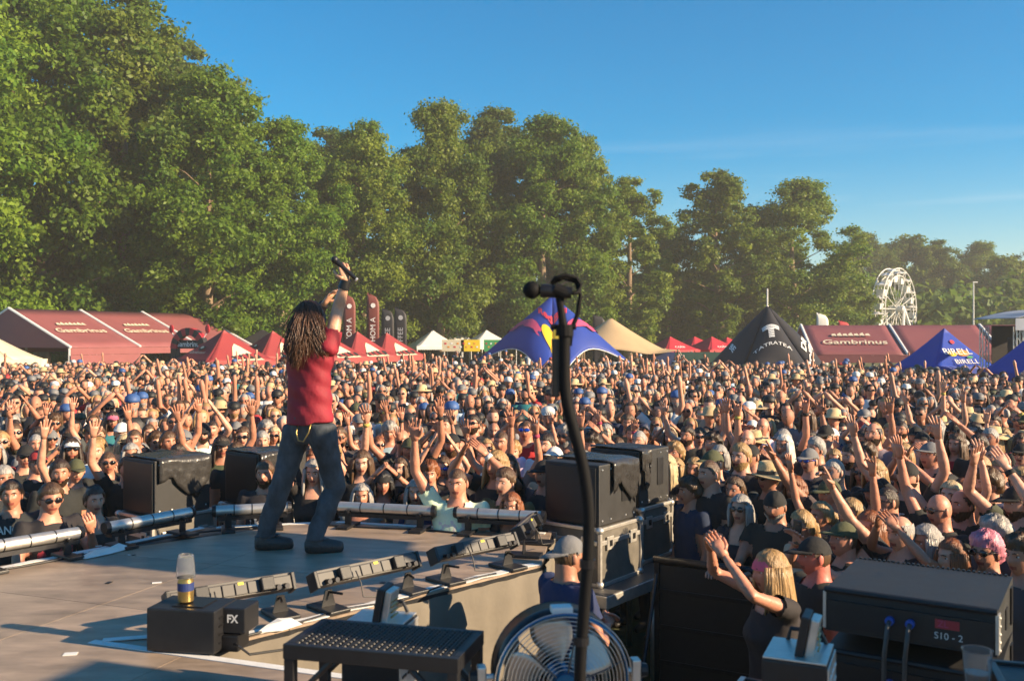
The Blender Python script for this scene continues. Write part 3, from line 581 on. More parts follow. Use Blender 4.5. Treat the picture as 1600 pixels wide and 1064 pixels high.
for s in (-1, 1): MB().box((s * .13, 0, .64), (.02, .36, 1.25)).obj('side_wall', M['black'], tb); MB().box((0, s * .17, .64), (.24, .02, 1.25)).obj('end_wall', M['black'], tb); MB().bbox((s * .132, 0, 1.275), (.024, .38, .022), bev=.004).obj('rim', M['alu'] if s < 0 else M['dark'], tb); MB().bbox((0, s * .172, 1.2755), (.238, .024, .022), bev=.004).obj('rim', M['dark'], tb)
MB().box((0, 0, .02), (.25, .34, .03)).obj('bottom', M['black'], tb); EXCL.append((1.06, 4.05, .4))
lc = thing('road_case', (-1.55, 2.25, SZ), 'dark road case lying low on the stage deck', 'flight case', rz=R(-12))
MB().bbox((0, 0, .22), (.9, .5, .42), bev=.012).obj('case_body', M['black'], lc); MB().box((0, 0, .006), (.8, .4, .012)).obj('base_runner', M['dark'], lc)
for s in (-1, 1): MB().bbox((0, s * .246, .425), (.91, .026, .028), bev=.005).obj('edge_profile', M['dark'], lc); MB().bbox((s * .446, 0, .425), (.026, .46, .028), bev=.005).obj('edge_profile', M['dark'], lc)
# ------------------------------------------------------------------ crowd barriers in the pit
def barrier(p, q, label, h=1.15):
    p = Vector((*p, 0)); q = Vector((*q, 0)); d = q - p; root = thing('crowd_barrier', (p + q) / 2, label, 'barrier', 'black crowd barriers', math.atan2(d.y, d.x)); l = d.length
    MB().box((0, 0, h / 2), (l - .01, .02, h - .06)).obj('panel', M['black'], root); MB().tube([(-l / 2, 0, h), (l / 2, 0, h)], .03, 10).obj('top_rail', M['dark'], root, smooth=True)
    for k in range(4): MB().bbox((0, -.018, .15 + .26 * k), (l - .03, .016, .03), bev=.004).obj('crossbar', M['dark'], root)
    for s in (-1, 0, 1): MB().bbox((s * (l / 2 - .03), .0, h / 2), (.04, .05, h - .01), bev=.005).obj('upright', M['dark'], root); MB().tube([(s * (l / 2 - .03), -.02, h - .1), (s * (l / 2 - .03), -.5, .03)], .016, 8).obj('brace', M['dark'], root)
    MB().box((0, -.3, .012), (l - .02, .7, .02)).obj('foot_plate', M['dark'], root)
barrier((1.05, 7.1), (2.7, 6.2), 'black crowd barrier that people lean on behind the flight cases')

for x, y, w_, h_, l in ((3.3, 2.3, .9, 2.1, 'tall black rack added out of view to shade the stage'), (3.5, 1.0, .9, 1.2, 'low black rack added out of view to shade the stage'), (2.9, .2, .7, 1.9, 'tall dark cabinet added out of view as a shadow caster at the stage wing')):  # unseen racks, added so their shadows fall over the near deck
    rk = thing('equipment_rack', (x, y, SZ), l, 'rack', rz=R(-20)); MB().bbox((0, 0, h_ / 2), (w_, .6, h_), bev=.01).obj('shade_rack_body', M['black'], rk)
    for k in range(5): MB().bbox((0, -.303, h_ * (.15 + .17 * k)), (w_ * .9, .012, h_ * .12), bev=.004).obj('shade_rack_unit', M['dark'], rk)

rg = random.Random(12)
for k in range(16):
    x, y = rg.uniform(-3.0, -.6), rg.uniform(5.0, 7.2)
    if k < 5: x, y = rg.uniform(-2.6, -1.8), rg.uniform(3.7, 4.4)
    MB().box((x, y, SZ + .0025), (rg.uniform(.02, .07), rg.uniform(.012, .03), .003), rg.uniform(0, 3)).obj('tape', M['tape'] if k % 3 else M['black'], st)

# flown line array on a mast, added out of view to shade the deck
la = thing('shade_array_tower', (4.7, 4.75, 0), 'unseen mast with hanging line array, added to cast shadow on the stage', 'tower')
MB().tube([(0, 0, 0), (0, 0, 5.4)], .07, 10).obj('mast', M['alu'], la); MB().tube([(0, 0, 5.3), (-1.3, 0, 5.3)], .06, 8).obj('boom', M['alu'], la); MB().bbox((0, 0, .1), (1.3, 1.3, .2), bev=.02).obj('ballast', M['black'], la)
for k in range(3):
    for s in (-1, 1): MB().bbox((-1.1, s * .33 + .02 * k, 4.0 - .31 * k), (.5, .54, .255), bev=.01).obj('array_box', M['tolex'], la)
for y in (-.4, .4): MB().tube([(-1.1, y, 4.1), (-1.1, 0, 5.3)], .012, 6).obj('hanging_chain', M['dark'], la)
EXCL.append((4.7, 4.75, 1.0))
# ------------------------------------------------------------------ tents
def quad_part(name, pts, m, root, th=.02, sub=1):
    pts = [Vector(p) for p in pts]; nrm = (pts[1] - pts[0]).cross(pts[2] - pts[0]).normalized() * th
    k = len(pts); mb = MB().add(pts + [p - nrm for p in pts], [tuple(range(k)), tuple(range(2 * k - 1, k - 1, -1))] + [(i, k + i, k + (i + 1) % k, (i + 1) % k) for i in range(k)])
    return wobj(mb, name, m, root)
def grid_part(name, fn, nu, nv, m, root, th=.012):
    mb = MB(); mb.v = [tuple(fn(i / nu, j / nv)) for i in range(nu + 1) for j in range(nv + 1)]
    mb.f = [(i * (nv + 1) + j, (i + 1) * (nv + 1) + j, (i + 1) * (nv + 1) + j + 1, i * (nv + 1) + j + 1) for i in range(nu) for j in range(nv)]; mb.m = [0] * len(mb.f)
    o = wobj(mb, name, m, root, smooth=True); md = o.modifiers.new('s', 'SOLIDIFY'); md.thickness = th; return o
def leaf_print(name, poly, fn, m, root):   # a flat printed shape mapped on to a cloth by fn(a, b)
    bm = bmesh.new(); bm.faces.new([bm.verts.new((a, b, 0)) for a, b in poly]); bmesh.ops.triangulate(bm, faces=bm.faces[:])
    ext = max(max(p[0] for p in poly) - min(p[0] for p in poly), max(p[1] for p in poly) - min(p[1] for p in poly))
    for _ in range(3):
        e = [x for x in bm.edges if x.calc_length() > ext * .14]
        if e: bmesh.ops.subdivide_edges(bm, edges=e, cuts=1); bmesh.ops.triangulate(bm, faces=bm.faces[:])
    bm.verts.index_update(); mb = MB().add([fn(v.co.x, v.co.y) for v in bm.verts], [[v.index for v in f.verts] for f in bm.faces]); bm.free(); return wobj(mb, name, m, root)
def pyramid_tent(px, pk_y, d, w, eave, rz, mats, label, cat='tent', group=None, legm='white', prints=(), name='pop_up_tent', sides=()):
    pk = P(px, pk_y, d); root = thing(name, (pk.x, pk.y, 0), label, cat, group, rz)
    C = Matrix.Translation((pk.x, pk.y, 0)) @ Matrix.Rotation(rz, 4, 'Z'); h = w / 2; cor = [(-h, -h), (h, -h), (h, h), (-h, h)]
    for k in range(4):
        a, b = cor[k], cor[(k + 1) % 4]
        def fn(u, v, a=a, b=b):
            e = Vector((a[0] + (b[0] - a[0]) * u, a[1] + (b[1] - a[1]) * u, 0)); z = eave + (pk.z - eave) * ((1 - v) ** 1.18)
            sag = -.05 * math.sin(PI * u) * v * v
            return C @ Vector((e.x * v, e.y * v, z + sag))
        grid_part('roof_panel', fn, 10, 8, mats[k % len(mats)], root)
        quad_part('valance', [C @ Vector((a[0] * 1.003, a[1] * 1.003, eave - .28)), C @ Vector((b[0] * 1.003, b[1] * 1.003, eave - .28)), C @ Vector((b[0] * 1.003, b[1] * 1.003, eave - .005)), C @ Vector((a[0] * 1.003, a[1] * 1.003, eave - .005))], mats[k % len(mats)], root)
        wobj(MB().tube([C @ Vector((a[0] * .97, a[1] * .97, 0)), C @ Vector((a[0] * .97, a[1] * .97, eave))], .03, 6), 'leg', M[legm], root)
        if k in sides: quad_part('side_wall', [C @ Vector((a[0] * .98, a[1] * .98, .05)), C @ Vector((b[0] * .98, b[1] * .98, .05)), C @ Vector((b[0] * .98, b[1] * .98, eave - .02)), C @ Vector((a[0] * .98, a[1] * .98, eave - .02))], M['green'] if legm != 'white' else mats[0], root)
        def pf(A, B, fn=fn, ho=.03):
            v = 1 - B; u = .5 + A / max(v, .15); p = fn(u, v); q = fn(u + .02, v); r_ = fn(u, v - .02); nrm = (q - p).cross(r_ - p).normalized(); nrm = nrm if nrm.z > 0 else -nrm; return p + nrm * ho
        for ip, (kk, kind, args) in enumerate(prints):
            if kk != k: continue
            pq = lambda A, B, pf=pf, ho=.03 + .008 * ip: pf(A, B, ho=ho)
            if kind == 'text':
                txt, A, B, sz, m = args; V, Fs = text_mesh(txt, sz, step=sz * .5); wobj(MB().add([pq(A + v.x / w, B + v.y / w * 1.25) for v in V], Fs), 'lettering', M[m], root)
            else:
                poly, m = args; leaf_print('printed_shape', poly, pq, M[m], root)
    return root
def blob(cx, cy, rx, ry, n=14, rot=0, wob=0, seed=1):
    g = random.Random(seed); return [(cx + rx * math.cos(t) * (1 + wob * g.uniform(-1, 1)), cy + ry * math.sin(t) * (1 + wob * g.uniform(-1, 1))) for t in [2 * PI * i / n + rot for i in range(n)]]
DG = R(45)
# cream pattern with dark branches printed on the beer tents' right-hand sides
def beer_prints(face_logo, face_pat, sd):
    g = random.Random(sd); out = [(face_pat, 'poly', ([(-.14, .05), (.05, .05), (.34, .05), (.26, .20), (.09, .52), (.03, .60), (-.02, .50), (-.09, .22)], 'p_cream'))]
    for k in range(7): x = -.08 + .055 * k; out.append((face_pat, 'poly', ([(x, .08 + .02 * (k % 3)), (x + .05, .09), (x + .02 + .03 * g.random(), .22), (x - .02, .30 - .02 * abs(k - 4)), (x - .035, .2)], 'beerred' if k % 2 else 'p_black')))
    out += [(face_logo, 'poly', (blob(-.02, .42, .07, .07, 10, wob=.35, seed=sd), 'p_black')), (face_logo, 'poly', (blob(-.03, .45, .04, .035, 9, wob=.3, seed=sd + 1), 'p_cream')), (face_logo, 'text', ('Gambrinus', 0, .29, .30, 'p_cream'))]
    return out
mp4 = [M['beerred']] * 4
pyramid_tent(350, 516, 40, 3.1, 1.78, DG, mp4, 'dark red beer tent with cream branch pattern, in front of the big red marquee', group='dark red beer tents', prints=beer_prints(3, 0, 5))
pyramid_tent(426, 517, 49, 3.1, 1.75, DG, mp4, 'dark red beer tent between the patterned arch and the singer\'s hair', group='dark red beer tents', prints=beer_prints(3, 0, 6))
pyramid_tent(512, 523, 47, 3.0, 1.75, DG, mp4, 'dark red beer tent half hidden behind the singer\'s shirt', group='dark red beer tents', prints=beer_prints(3, 0, 7))
pyramid_tent(558, 518, 51, 3.1, 1.72, DG, mp4, 'dark red beer tent below the two brown feather flags', group='dark red beer tents', prints=beer_prints(3, 0, 8))
pyramid_tent(604, 520, 54, 3.1, 1.72, DG, mp4, 'dark red beer tent below the two small dark feather flags', group='dark red beer tents', prints=beer_prints(3, 0, 9))
pyramid_tent(410, 515, 62, 3.6, 2.3, R(10), [M['blackc']] * 4, 'black tent roof rising behind the dark red beer tents', name='market_tent')
for px, py, d, w, l in ((676, 516, 74, 3.4, 'white pointed food tent next to the small dark flags'), (712, 515, 80, 3.6, 'white pointed food tent with printed menu boards in front'), (760, 516, 76, 3.8, 'white food tent beside the blue star tent')):
    pyramid_tent(px, py, d, w, 2.05, R(20), [M['whitec']] * 4, l, group='white food tents', name='food_tent')
for px, d, w, c, l in ((708, 70, 1.6, 'p_cream', 'cream menu board in front of the white food tents'), (735, 70, 1.4, 'p_yellow', 'yellow banner hanging between white food tents'), (769, 70, 1.2, 'p_green', 'green picture board on the white food tent')):
    c0 = P(px, 540, d); rt = thing('menu_board', (c0.x, c0.y, 0), l, 'sign'); MB().bbox((0, 0, 2.1), (w, .05, .85), bev=.01).obj('board', M[c], rt)
    for s in (-1, 1): MB().tube([(s * w * .4, .04, 0), (s * w * .4, .04, 2.3)], .03, 6).obj('post', M['white'], rt)
    for k in range(6): MB().bbox((-w * .35 + .14 * w * k, -.03, 2.25 - .25 * (k % 2)), (.1 * w, .012, .12), bev=.003).obj('picture', M[('p_red', 'p_orange', 'p_white')[k % 3]], rt)
rd = [M['red']] * 4
for px, py, d, w, l in ((1047, 526, 66, 2.9, 'bright red tent beside the beige tent poles'), (1085, 526, 70, 3.3, 'bright red tent in the middle of its red row'), (1112, 526, 67, 3.0, 'bright red tent with white lettering by the black star tent'), (1136, 527, 75, 3.0, 'bright red tent mostly behind the black star tent')):
    pyramid_tent(px, py, d, w, 1.85, R(30), rd, l, group='bright red tents', prints=[(0, 'text', ('cola', 0, .3, .55, 'p_white'))])
cf = thing('fence_screen', P(1085, HY, 60).xy.to_3d(), 'dark green fence screen below the bright red tents', 'fence'); 
for k in range(6): MB().bbox((-3.1 + 1.25 * k, 0, .95), (1.24, .04, 1.7), bev=.01).obj('screen_panel', M['green'] if k > 1 else M['bluedk'], cf); MB().tube([(-3.72 + 1.25 * k, .05, 0), (-3.72 + 1.25 * k, .05, 1.9)], .03, 6).obj('post', M['dark'], cf)
bp_ = [(2, 'poly', (blob(-.09, .42, .075, .065, 14, seed=3), 'p_yellow')), (2, 'poly', (blob(.08, .43, .10, .075, 14, seed=4), 'p_orange')), (2, 'text', ('BIRELL', 0, .455, .40, 'p_white')), (2, 'poly', (blob(0, .68, .035, .045, 10, seed=5), 'p_red')), (2, 'poly', (blob(.15, .32, .05, .03, 8, seed=6), 'p_green')), (2, 'text', ('BIRELL', .06, .20, .34, 'p_white'))]
bp_ = [(0, k, a) for _, k, a in bp_]
pyramid_tent(1475, 513, 35, 2.55, 1.66, R(12), [M['birell']] * 4, 'blue pointed tent printed with yellow and orange fruit, beside the truss tower', group='blue drinks tents', prints=bp_, legm='dark', sides=(0, 2))
pyramid_tent(1622, 514, 28.6, 2.2, 1.72, R(12), [M['birell']] * 4, 'blue pointed tent with fruit print at the far side of the truss tower', group='blue drinks tents', prints=bp_, legm='dark', sides=(0, 2))
EXCL += [(P(1475, 0, 35).x, 35, 2.2), (P(1622, 0, 28.6).x, 28.6, 1.9)]
# ---- marquees
def marquee(r0, r1, hw, zr, ze, bays, m, label, side=1, logos=(), gable=True, name='marquee', wall=True, wallm=None):
    r0 = Vector((*r0, 0)); r1 = Vector((*r1, 0)); d = (r1 - r0); ln = d.length; d.normalize(); nn = Vector((d.y, -d.x, 0)) * side
    root = thing(name, (r0 + r1) / 2, label, 'marquee')
    Z = lambda p, z: Vector((p.x, p.y, z))
    for k in range(bays):
        a = r0 + d * ln * k / bays; b = r0 + d * ln * (k + 1) / bays
        for s in (1, -1):
            def fn(u, v, a=a, b=b, s=s): p = a + (b - a) * u + nn * s * hw * v; return Z(p, zr + (ze - zr) * v - .06 * math.sin(PI * u) * math.sin(PI * v))
            grid_part('roof_panel', fn, 8, 6, m, root)
        p = b + nn * hw * .9
        if k in logos:
            c = a + (b - a) * .5 + nn * hw * .52; zc = zr + (ze - zr) * .52; up = Z(-nn * hw, zr - ze).normalized(); rr = d if side > 0 else d
            rt = d if (d.x > 0) else -d
            nr = rt.cross(up); 
            if nr.z < 0: rt = -rt
            lettering('Gambrinus', .8 * ln / bays / 5, Z(c, zc) - up * .3, rt, up, M['p_cream'], root, off=.05, bold=.01, shear=.15)
            mb = MB(); c2 = Z(c, zc) + up * .55; nrm = rt.cross(up).normalized()
            for kk in range(7):
                q = [(-.9 + .26 * kk, -.1), (-.66 + .26 * kk, -.14), (-.7 + .26 * kk, .16 + .1 * (kk % 2)), (-.86 + .26 * kk, .1)]
                mb.add([c2 + rt * x + up * y + nrm * (.05 + .002 * kk) for x, y in q], [(0, 1, 2, 3)])
            wobj(mb, 'printed_crest', M['p_cream'], root)
    for k in range(bays + 1):
        a = r0 + d * ln * k / bays
        for s in (1, -1):
            wobj(MB().tube([Z(a, zr + .03), Z(a + nn * s * hw * .5, (zr + ze) / 2 + .03), Z(a + nn * s * hw, ze + .03)], .07, 6), 'seam_strip', M['p_white'], root)
            wobj(MB().tube([Z(a + nn * s * hw * .98, 0), Z(a + nn * s * hw * .98, ze)], .07, 6), 'post', M['white'], root)
    for s in (1, -1):
        for k in range(bays):
            a = r0 + d * ln * k / bays + nn * s * hw; b = r0 + d * ln * (k + 1) / bays + nn * s * hw
            quad_part('valance', [Z(a, ze - .35), Z(b, ze - .35), Z(b, ze - .01), Z(a, ze - .01)], m, root)
            if wall and (s == 1) and k in wall: quad_part('side_wall', [Z(a * .999, .03), Z(b * .999, .03), Z(b * .999, ze - .36), Z(a * .999, ze - .36)], wallm or m, root)
    if gable:
        for e in (r0, r1):
            e2 = e - d * .04 if e is r0 else e + d * .04
            quad_part('gable', [Z(e2 + nn * hw, ze), Z(e2, zr), Z(e2 - nn * hw, ze)], m, root)
    # a serving counter stands inside
    return root
mq = marquee((-26.2, 50), (-20.4, 62), 4.6, 4.22, 2.2, 3, M['maroon'], 'long dark red marquee with white seams and logos beside the trees', 1, (0, 1), wall=(0,))
lettering('Gambrinus', .55, (-21.0, 50.5, 1.72), (.436, .9, 0), (0, 0, 1), M['p_white'], mq, off=.12)
marquee((14.3, 47.5), (31, 45.5), 3.2, 3.32, 1.92, 4, M['maroon'], 'long pale red marquee with beer logo between black star tent and blue tent', 1, (0, 2), wall=False)
EXCL.append((18, 48, 1))
cr = marquee((-31, 44), (-27.0, 45.5), 2.6, 3.9, 2.0, 1, M['cream'], 'cream coloured tent at the end of the dark red marquee', 1, (), wall=False, name='party_tent')
tr_ = thing('party_tent', (-24.4, 42, 0), 'cream peaked tent in front of the big red marquee', 'tent')
def ctent(u, v): 
    a = 2 * PI * u; q = max(abs(math.cos(a)), abs(math.sin(a))); x = 2.6 * v * math.cos(a) / q; y = 2.6 * v * math.sin(a) / q; return Vector((-24.4 + x, 42 + y, 1.75 + (3.75 - 1.75) * (1 - v) ** 1.15))
grid_part('roof', ctent, 32, 8, M['cream'], tr_)
for x in (-2.55, 2.55):
    for y in (-2.55, 2.55):
        MB().tube([(x, y, 0), (x, y, 1.78)], .05, 6).obj('post', M['white'], tr_); MB().rings([[(x + r_ * math.cos(2 * PI * i / 10) * (1 + .2 * math.sin(3 * i)), y + r_ * math.sin(2 * PI * i / 10), z) for i in range(10)] for r_, z in ((.28, 1.74), (.16, 1.1), (.22, .1))]).obj('gathered_curtain', M['cream'], tr_, smooth=True)
for s in (-1, 1): MB().box((0, s * 2.6, 1.62), (5.2, .02, .28)).obj('valance', M['cream'], tr_); MB().box((s * 2.6, 0, 1.62), (.02, 5.16, .28)).obj('valance', M['cream'], tr_)
EXCL += [(-24.4, 42, 3.9)]
# ---- printed arch
ar = thing('inflatable_arch', P(296, HY, 44).xy.to_3d(), 'red and black chequered arch with beer lettering between marquee and tent', 'arch', rz=R(-20))
ra0, ra1 = .62, .95; ng = 11
for k in range(ng):
    a0 = PI * k / ng; a1 = PI * (k + 1) / ng; mb = MB(); Rs = []
    for i in range(5):
        a = a0 + (a1 - a0) * i / 4; Rs.append([(r_ * math.cos(a), y, 2.22 + r_ * math.sin(a)) for r_, y in ((ra0, -.15), (ra1, -.15), (ra1, .15), (ra0, .15))])
    mb.rings(Rs).obj('arch_segment', M['red'] if k % 2 == 0 else M['blackc'], ar)
for s in (-1, 1): MB().bbox((s * (ra0 + ra1) / 2, 0, 1.11), (.33, .3, 2.22), bev=.03).obj('arch_leg', M['red'] if s > 0 else M['blackc'], ar); MB().ell((s * 1.0, 0, 3.12), (.14, .05, .2), 10, 8).obj('lollipop', M['red'], ar); MB().tube([(s * .78, 0, 2.7), (s * 1.0, 0, 3.0)], .02, 6).obj('lollipop_stick', M['white'], ar)
MB().bbox((0, 0, 2.42), (1.42, .12, .40), bev=.02).obj('name_board', M['blackc'], ar)
V, Fs = text_mesh('Gambrinus', .34, bold=.006); MB().add([(v.x * .95, -.075, 2.42 + v.y) for v in V], Fs).obj('lettering', M['p_white'], ar)
# ---- star tents
def star_tent(c, zp, tips, Rr, rot, m, label, arch=1.7, prints=None, mast=0, pull=.34, ex=1.22):
    c = Vector((*c, 0)); root = thing('star_tent', c, label, 'tent')
    def surf(th, t):                        # th in panels (0..tips), t from peak (0) to edge (1)
        k = math.floor(th); u = th - k; A = rot + 2 * PI * k / tips; B = rot + 2 * PI * (k + 1) / tips
        a = Vector((math.cos(A), math.sin(A), 0)) * Rr; b = Vector((math.cos(B), math.sin(B), 0)) * Rr
        s_ = math.sin(PI * u); e = (a + (b - a) * u) * (1 - pull * t * t * s_ ** 1.1); ze = arch * s_ ** .75
        return c + Vector((e.x * t, e.y * t, ze + (zp - ze) * (1 - t) ** (ex + .12 * (1 - s_))))
    for k in range(tips):
        grid_part('canopy_panel', lambda u, v, k=k: surf(k + min(u, .9999), v), 16, 14, m, root, .02)
        A = rot + 2 * PI * k / tips; p = c + Vector((math.cos(A), math.sin(A), 0)) * Rr; q = c + Vector((math.cos(A), math.sin(A), 0)) * (Rr + .9)
        wobj(MB().tube([p + Vector((0, 0, .03)), q], .03, 6), 'guy_strap', M['dark'], root)
        wobj(MB().tube([surf(k + i / 16 if i < 16 else k + .9999, 1.0) for i in range(17)], .025, 6), 'edge_piping', M['p_white'], root)
    wobj(MB().tube([c, c + Vector((0, 0, zp))], .06, 8), 'centre_mast', M['alu'], root)
    if mast: wobj(MB().tube([c + Vector((0, 0, zp - .1)), c + Vector((0, 0, zp + mast))], .035, 6), 'mast_top', M['white'], root)
    def pf(th, t, off=.05):
        p = surf(th, t); q = surf(th + .01, t); r_ = surf(th, t + .01); n_ = (q - p).cross(r_ - p).normalized(); n_ = n_ if n_.dot(p - c - Vector((0, 0, zp * .3))) > 0 else -n_; return p + n_ * off
    if prints: prints(root, pf)
    return root
BULL = [(-1.0, -.30), (-.80, -.06), (-.62, .05), (-.55, .22), (-.30, .34), (.0, .40), (.22, .46), (.42, .38), (.55, .24), (.66, .16), (.62, .02), (.50, -.04), (.44, -.16), (.56, -.26), (.40, -.30), (.26, -.14), (.02, -.12), (-.18, -.16), (-.30, -.04), (-.52, -.12), (-.66, -.26), (-.86, -.42)]
TAIL = [(-.62, .12), (-.80, .18), (-.92, .34), (-.80, .44), (-.88, .52), (-1.0, .34), (-.86, .12), (-.64, .04)]
def rb_prints(root, pf):                   # yellow disc, two charging bulls and the name across the two near panels; the near arm is th = 0
    def mp2(a, b, off):
        t = max(.50 - .23 * b, .03); return pf((max(-.97, min(.97, a * 1.75 / (6.0 * t)))) % 4, t, off)
    leaf_print('printed_sun', blob(.0, .06, .36, .46, 24), lambda a, b: mp2(a, b, .06), M['p_yellow'], root)
    for s in (-1, 1):
        for sh in (BULL, TAIL): leaf_print('printed_bull', [(s * (-.80 + x * .68), y * 1.0 - .22) for x, y in sh], lambda a, b: mp2(a, b, .11), M['p_pink'], root)
    V, Fs = text_mesh('Red Bull', .50, bold=.015, step=.12); wobj(MB().add([mp2(v.x * .55, v.y + .90, .08) for v in V], Fs), 'lettering', M['p_red'], root)
star_tent((P(863, 0, 55).x, 55), 5.1, 4, 6.0, R(-92), M['navy'], 'blue star shaped tent with yellow sun and red bulls behind the microphone', 2.1, rb_prints, pull=.26, ex=1.06)
EXCL.append((P(863, 0, 55).x, 55, 4.4))
def tt_prints(root, pf):
    ch = 2 * 4.1 * math.sin(R(36))
    def mpp(th0, t0): return lambda a, b: pf((th0 + a / (ch * max(t0 - b / 4.6, .06))) % 5, max(t0 - b / 4.6, .04))
    def tx(s, sz, th0, t0, m='p_white', **k): V, Fs = text_mesh(s, sz, step=sz * .3, **k); f = mpp(th0, t0); wobj(MB().add([f(v.x, v.y) for v in V], Fs), 'lettering', M[m], root)
    tx('TATRATEA', .34, .46, .56); f = mpp(.46, .36)
    for k in range(3): leaf_print('printed_block', [(-.34, .30 - .1 * k), (.34, .30 - .1 * k), (.34, .37 - .1 * k), (-.34, .37 - .1 * k)], f, M['p_white'], root)
    for k in range(5): leaf_print('printed_block', [(-.12, .0 - .12 * k), (.12, .0 - .12 * k), (.12, .08 - .12 * k), (-.12, .08 - .12 * k)], f, M['p_white'], root)
    tx('DRI', .5, 1.30, .50, bold=.015); tx('DIFFE', .5, 1.30, .62, bold=.015); tx('BE', .5, 4.62, .62, bold=.015)
star_tent((P(1199, 0, 42).x, 42), 4.12, 5, 4.1, R(-130), M['blackc'], 'black star shaped tent with white lettering and a thin mast', 1.5, tt_prints, mast=.75, ex=1.2)
EXCL.append((P(1199, 0, 42).x, 42, 2.8))
# ---- beige stretch tent
bt = thing('stretch_tent', (P(978, 0, 60).x, 60, 0), 'beige stretched fabric tent beside the blue star tent, on wooden poles', 'tent')
def bfn(u, v):
    x = -2.9 + 5.8 * u; y = -2.6 + 5.2 * v; pkx = -.95; r_ = math.hypot((x - pkx) / 3.4, y / 3.2)
    return bt.location + Vector((x, y, 1.95 + 2.0 * max(0, 1 - r_) ** 1.15 - .28 * math.sin(PI * u) * (abs(2 * v - 1) ** 3)))
grid_part('canopy', bfn, 26, 22, M['beige'], bt, .015)
for x, y, z in ((-.95, 0, 3.9), (-2.8, -2.5, 2.0), (2.8, -2.5, 2.0), (2.8, 2.5, 2.0), (-2.8, 2.5, 2.0), (.3, -2.55, 1.75)): MB().tube([(x, y, 0), (x, y, z)], .05, 8).obj('pole', M['bark'], bt)
for x, y in ((3.9, -3.2), (3.9, 3.2), (-3.9, -3.2)): MB().tube([(x * .73, y * .79, 2.0), (x, y, 0)], .02, 5).obj('guy_rope', M['p_cream'], bt)
# ---- feather flags
def flag(px, top, d, m, label, txt, hgt=None, mt='p_white'):
    t = P(px, top, d); root = thing('feather_flag', (t.x, t.y, 0), label, 'flag', 'feather flags'); h = t.z; w = .0125 * d
    def ff(u, v): zz = .9 + (h - .9) * v; ww = w * (1 if v < .82 else max(math.sqrt(max(1 - ((v - .82) / .18) ** 2, 0)), .02)); return Vector((t.x + .03 + ww * u, t.y + .04 * math.sin(v * 5 + u * 2), zz))
    grid_part('banner', ff, 5, 16, m, root, .008); MB().tube([(0, 0, 0), (0, 0, h * .6), (.01, 0, h * .9), (w * .3, 0, h + .02)], .022, 6).obj('pole', M['dark'], root)
    if txt:
        V, Fs = text_mesh(txt, w * .62); MB().add([(.03 + w * .5 - v.y, -.07, .9 + (h - .9) * .45 + v.x) for v in V], Fs).obj('lettering', M[mt], root)
        MB().add([(.03 + w * .5 + .2 * w * math.cos(2 * PI * i / 12), -.072, h * .86 + .2 * w * math.sin(2 * PI * i / 12)) for i in range(12)], [tuple(range(12))]).obj('emblem', M[mt], root)
flag(536, 458, 53, M['flagbrown'], 'brown feather flag close to the singer\'s raised arm', 'MAHOM A')
flag(573, 457, 54, M['flagbrown'], 'brown feather flag standing clear between trees and beer tents', 'MAHOM A')
flag(596, 481, 58, M['blackc'], 'small black feather flag nearer the brown flags', 'COFFEE', mt='p_grey'); flag(616, 480, 58, M['blackc'], 'small black feather flag farther from the brown flags', 'COFFEE', mt='p_grey')
flag(926, 491, 66, M['blackc'], 'small dark feather flag behind the beige tent', ''); flag(1275, 488, 62, M['whitec'], 'pale feather flag above the pale red marquee', ''); flag(1309, 500, 62, M['red'], 'red feather flag tip above the pale red marquee', '')
# ---- truss tower with canopy on the right
tw = thing('control_tower', (P(1576, 0, 31).x + 1.05, 31.5, 0), 'dark truss tower under a pale grey canopy', 'tower')
for x in (-1.0, 1.6):
    for y in (-1.0, 1.2):
        for a, b in ((-.1, -.1), (.1, -.1), (.1, .1), (-.1, .1)): MB().tube([(x + a, y + b, 0), (x + a, y + b, 3.1)], .02, 6).obj('truss_chord', M['alu'], tw)
        for k in range(10):
            for (a, b), (c2, d2) in (((-.1, -.1), (.1, -.1)), ((.1, -.1), (.1, .1)), ((-.1, .1), (-.1, -.1))):
                s = k % 2; MB().tube([(x + (a if s else c2), y + (b if s else d2), .31 * k), (x + (c2 if s else a), y + (d2 if s else b), .31 * (k + 1))], .011, 5).obj('truss_brace', M['alu'], tw)
def cfn(u, v): return tw.location + Vector((-1.25 + 3.2 * u, -1.3 + 2.8 * v, 3.18 + .52 * math.sin(PI * min(u * .6 + .12, 1)) - .06 * math.sin(u * 22) * (1 - v) * .4))
grid_part('canopy', cfn, 24, 10, M['greyc'], tw); quad_part('canopy_edge', [tw.location + Vector((-1.25, -1.31, 2.98)), tw.location + Vector((1.95, -1.31, 2.98)), tw.location + Vector((1.95, -1.31, 3.5)), tw.location + Vector((-1.25, -1.31, 3.35))], M['greyc'], tw)
MB().box((.35, 1.0, 1.6), (2.4, .04, 3.1)).obj('back_curtain', M['blackc'], tw)
for k in range(5): MB().bbox((-.45 + .5 * k, .2, 2.2 - .3 * (k % 2)), (.36, .4, 1.1), bev=.02).obj('equipment_rack', M['tolex'], tw)
MB().box((.3, .1, .75), (2.4, 1.6, 1.5)).obj('platform', M['black'], tw); EXCL.append((tw.location.x, 31.5, 2.0))
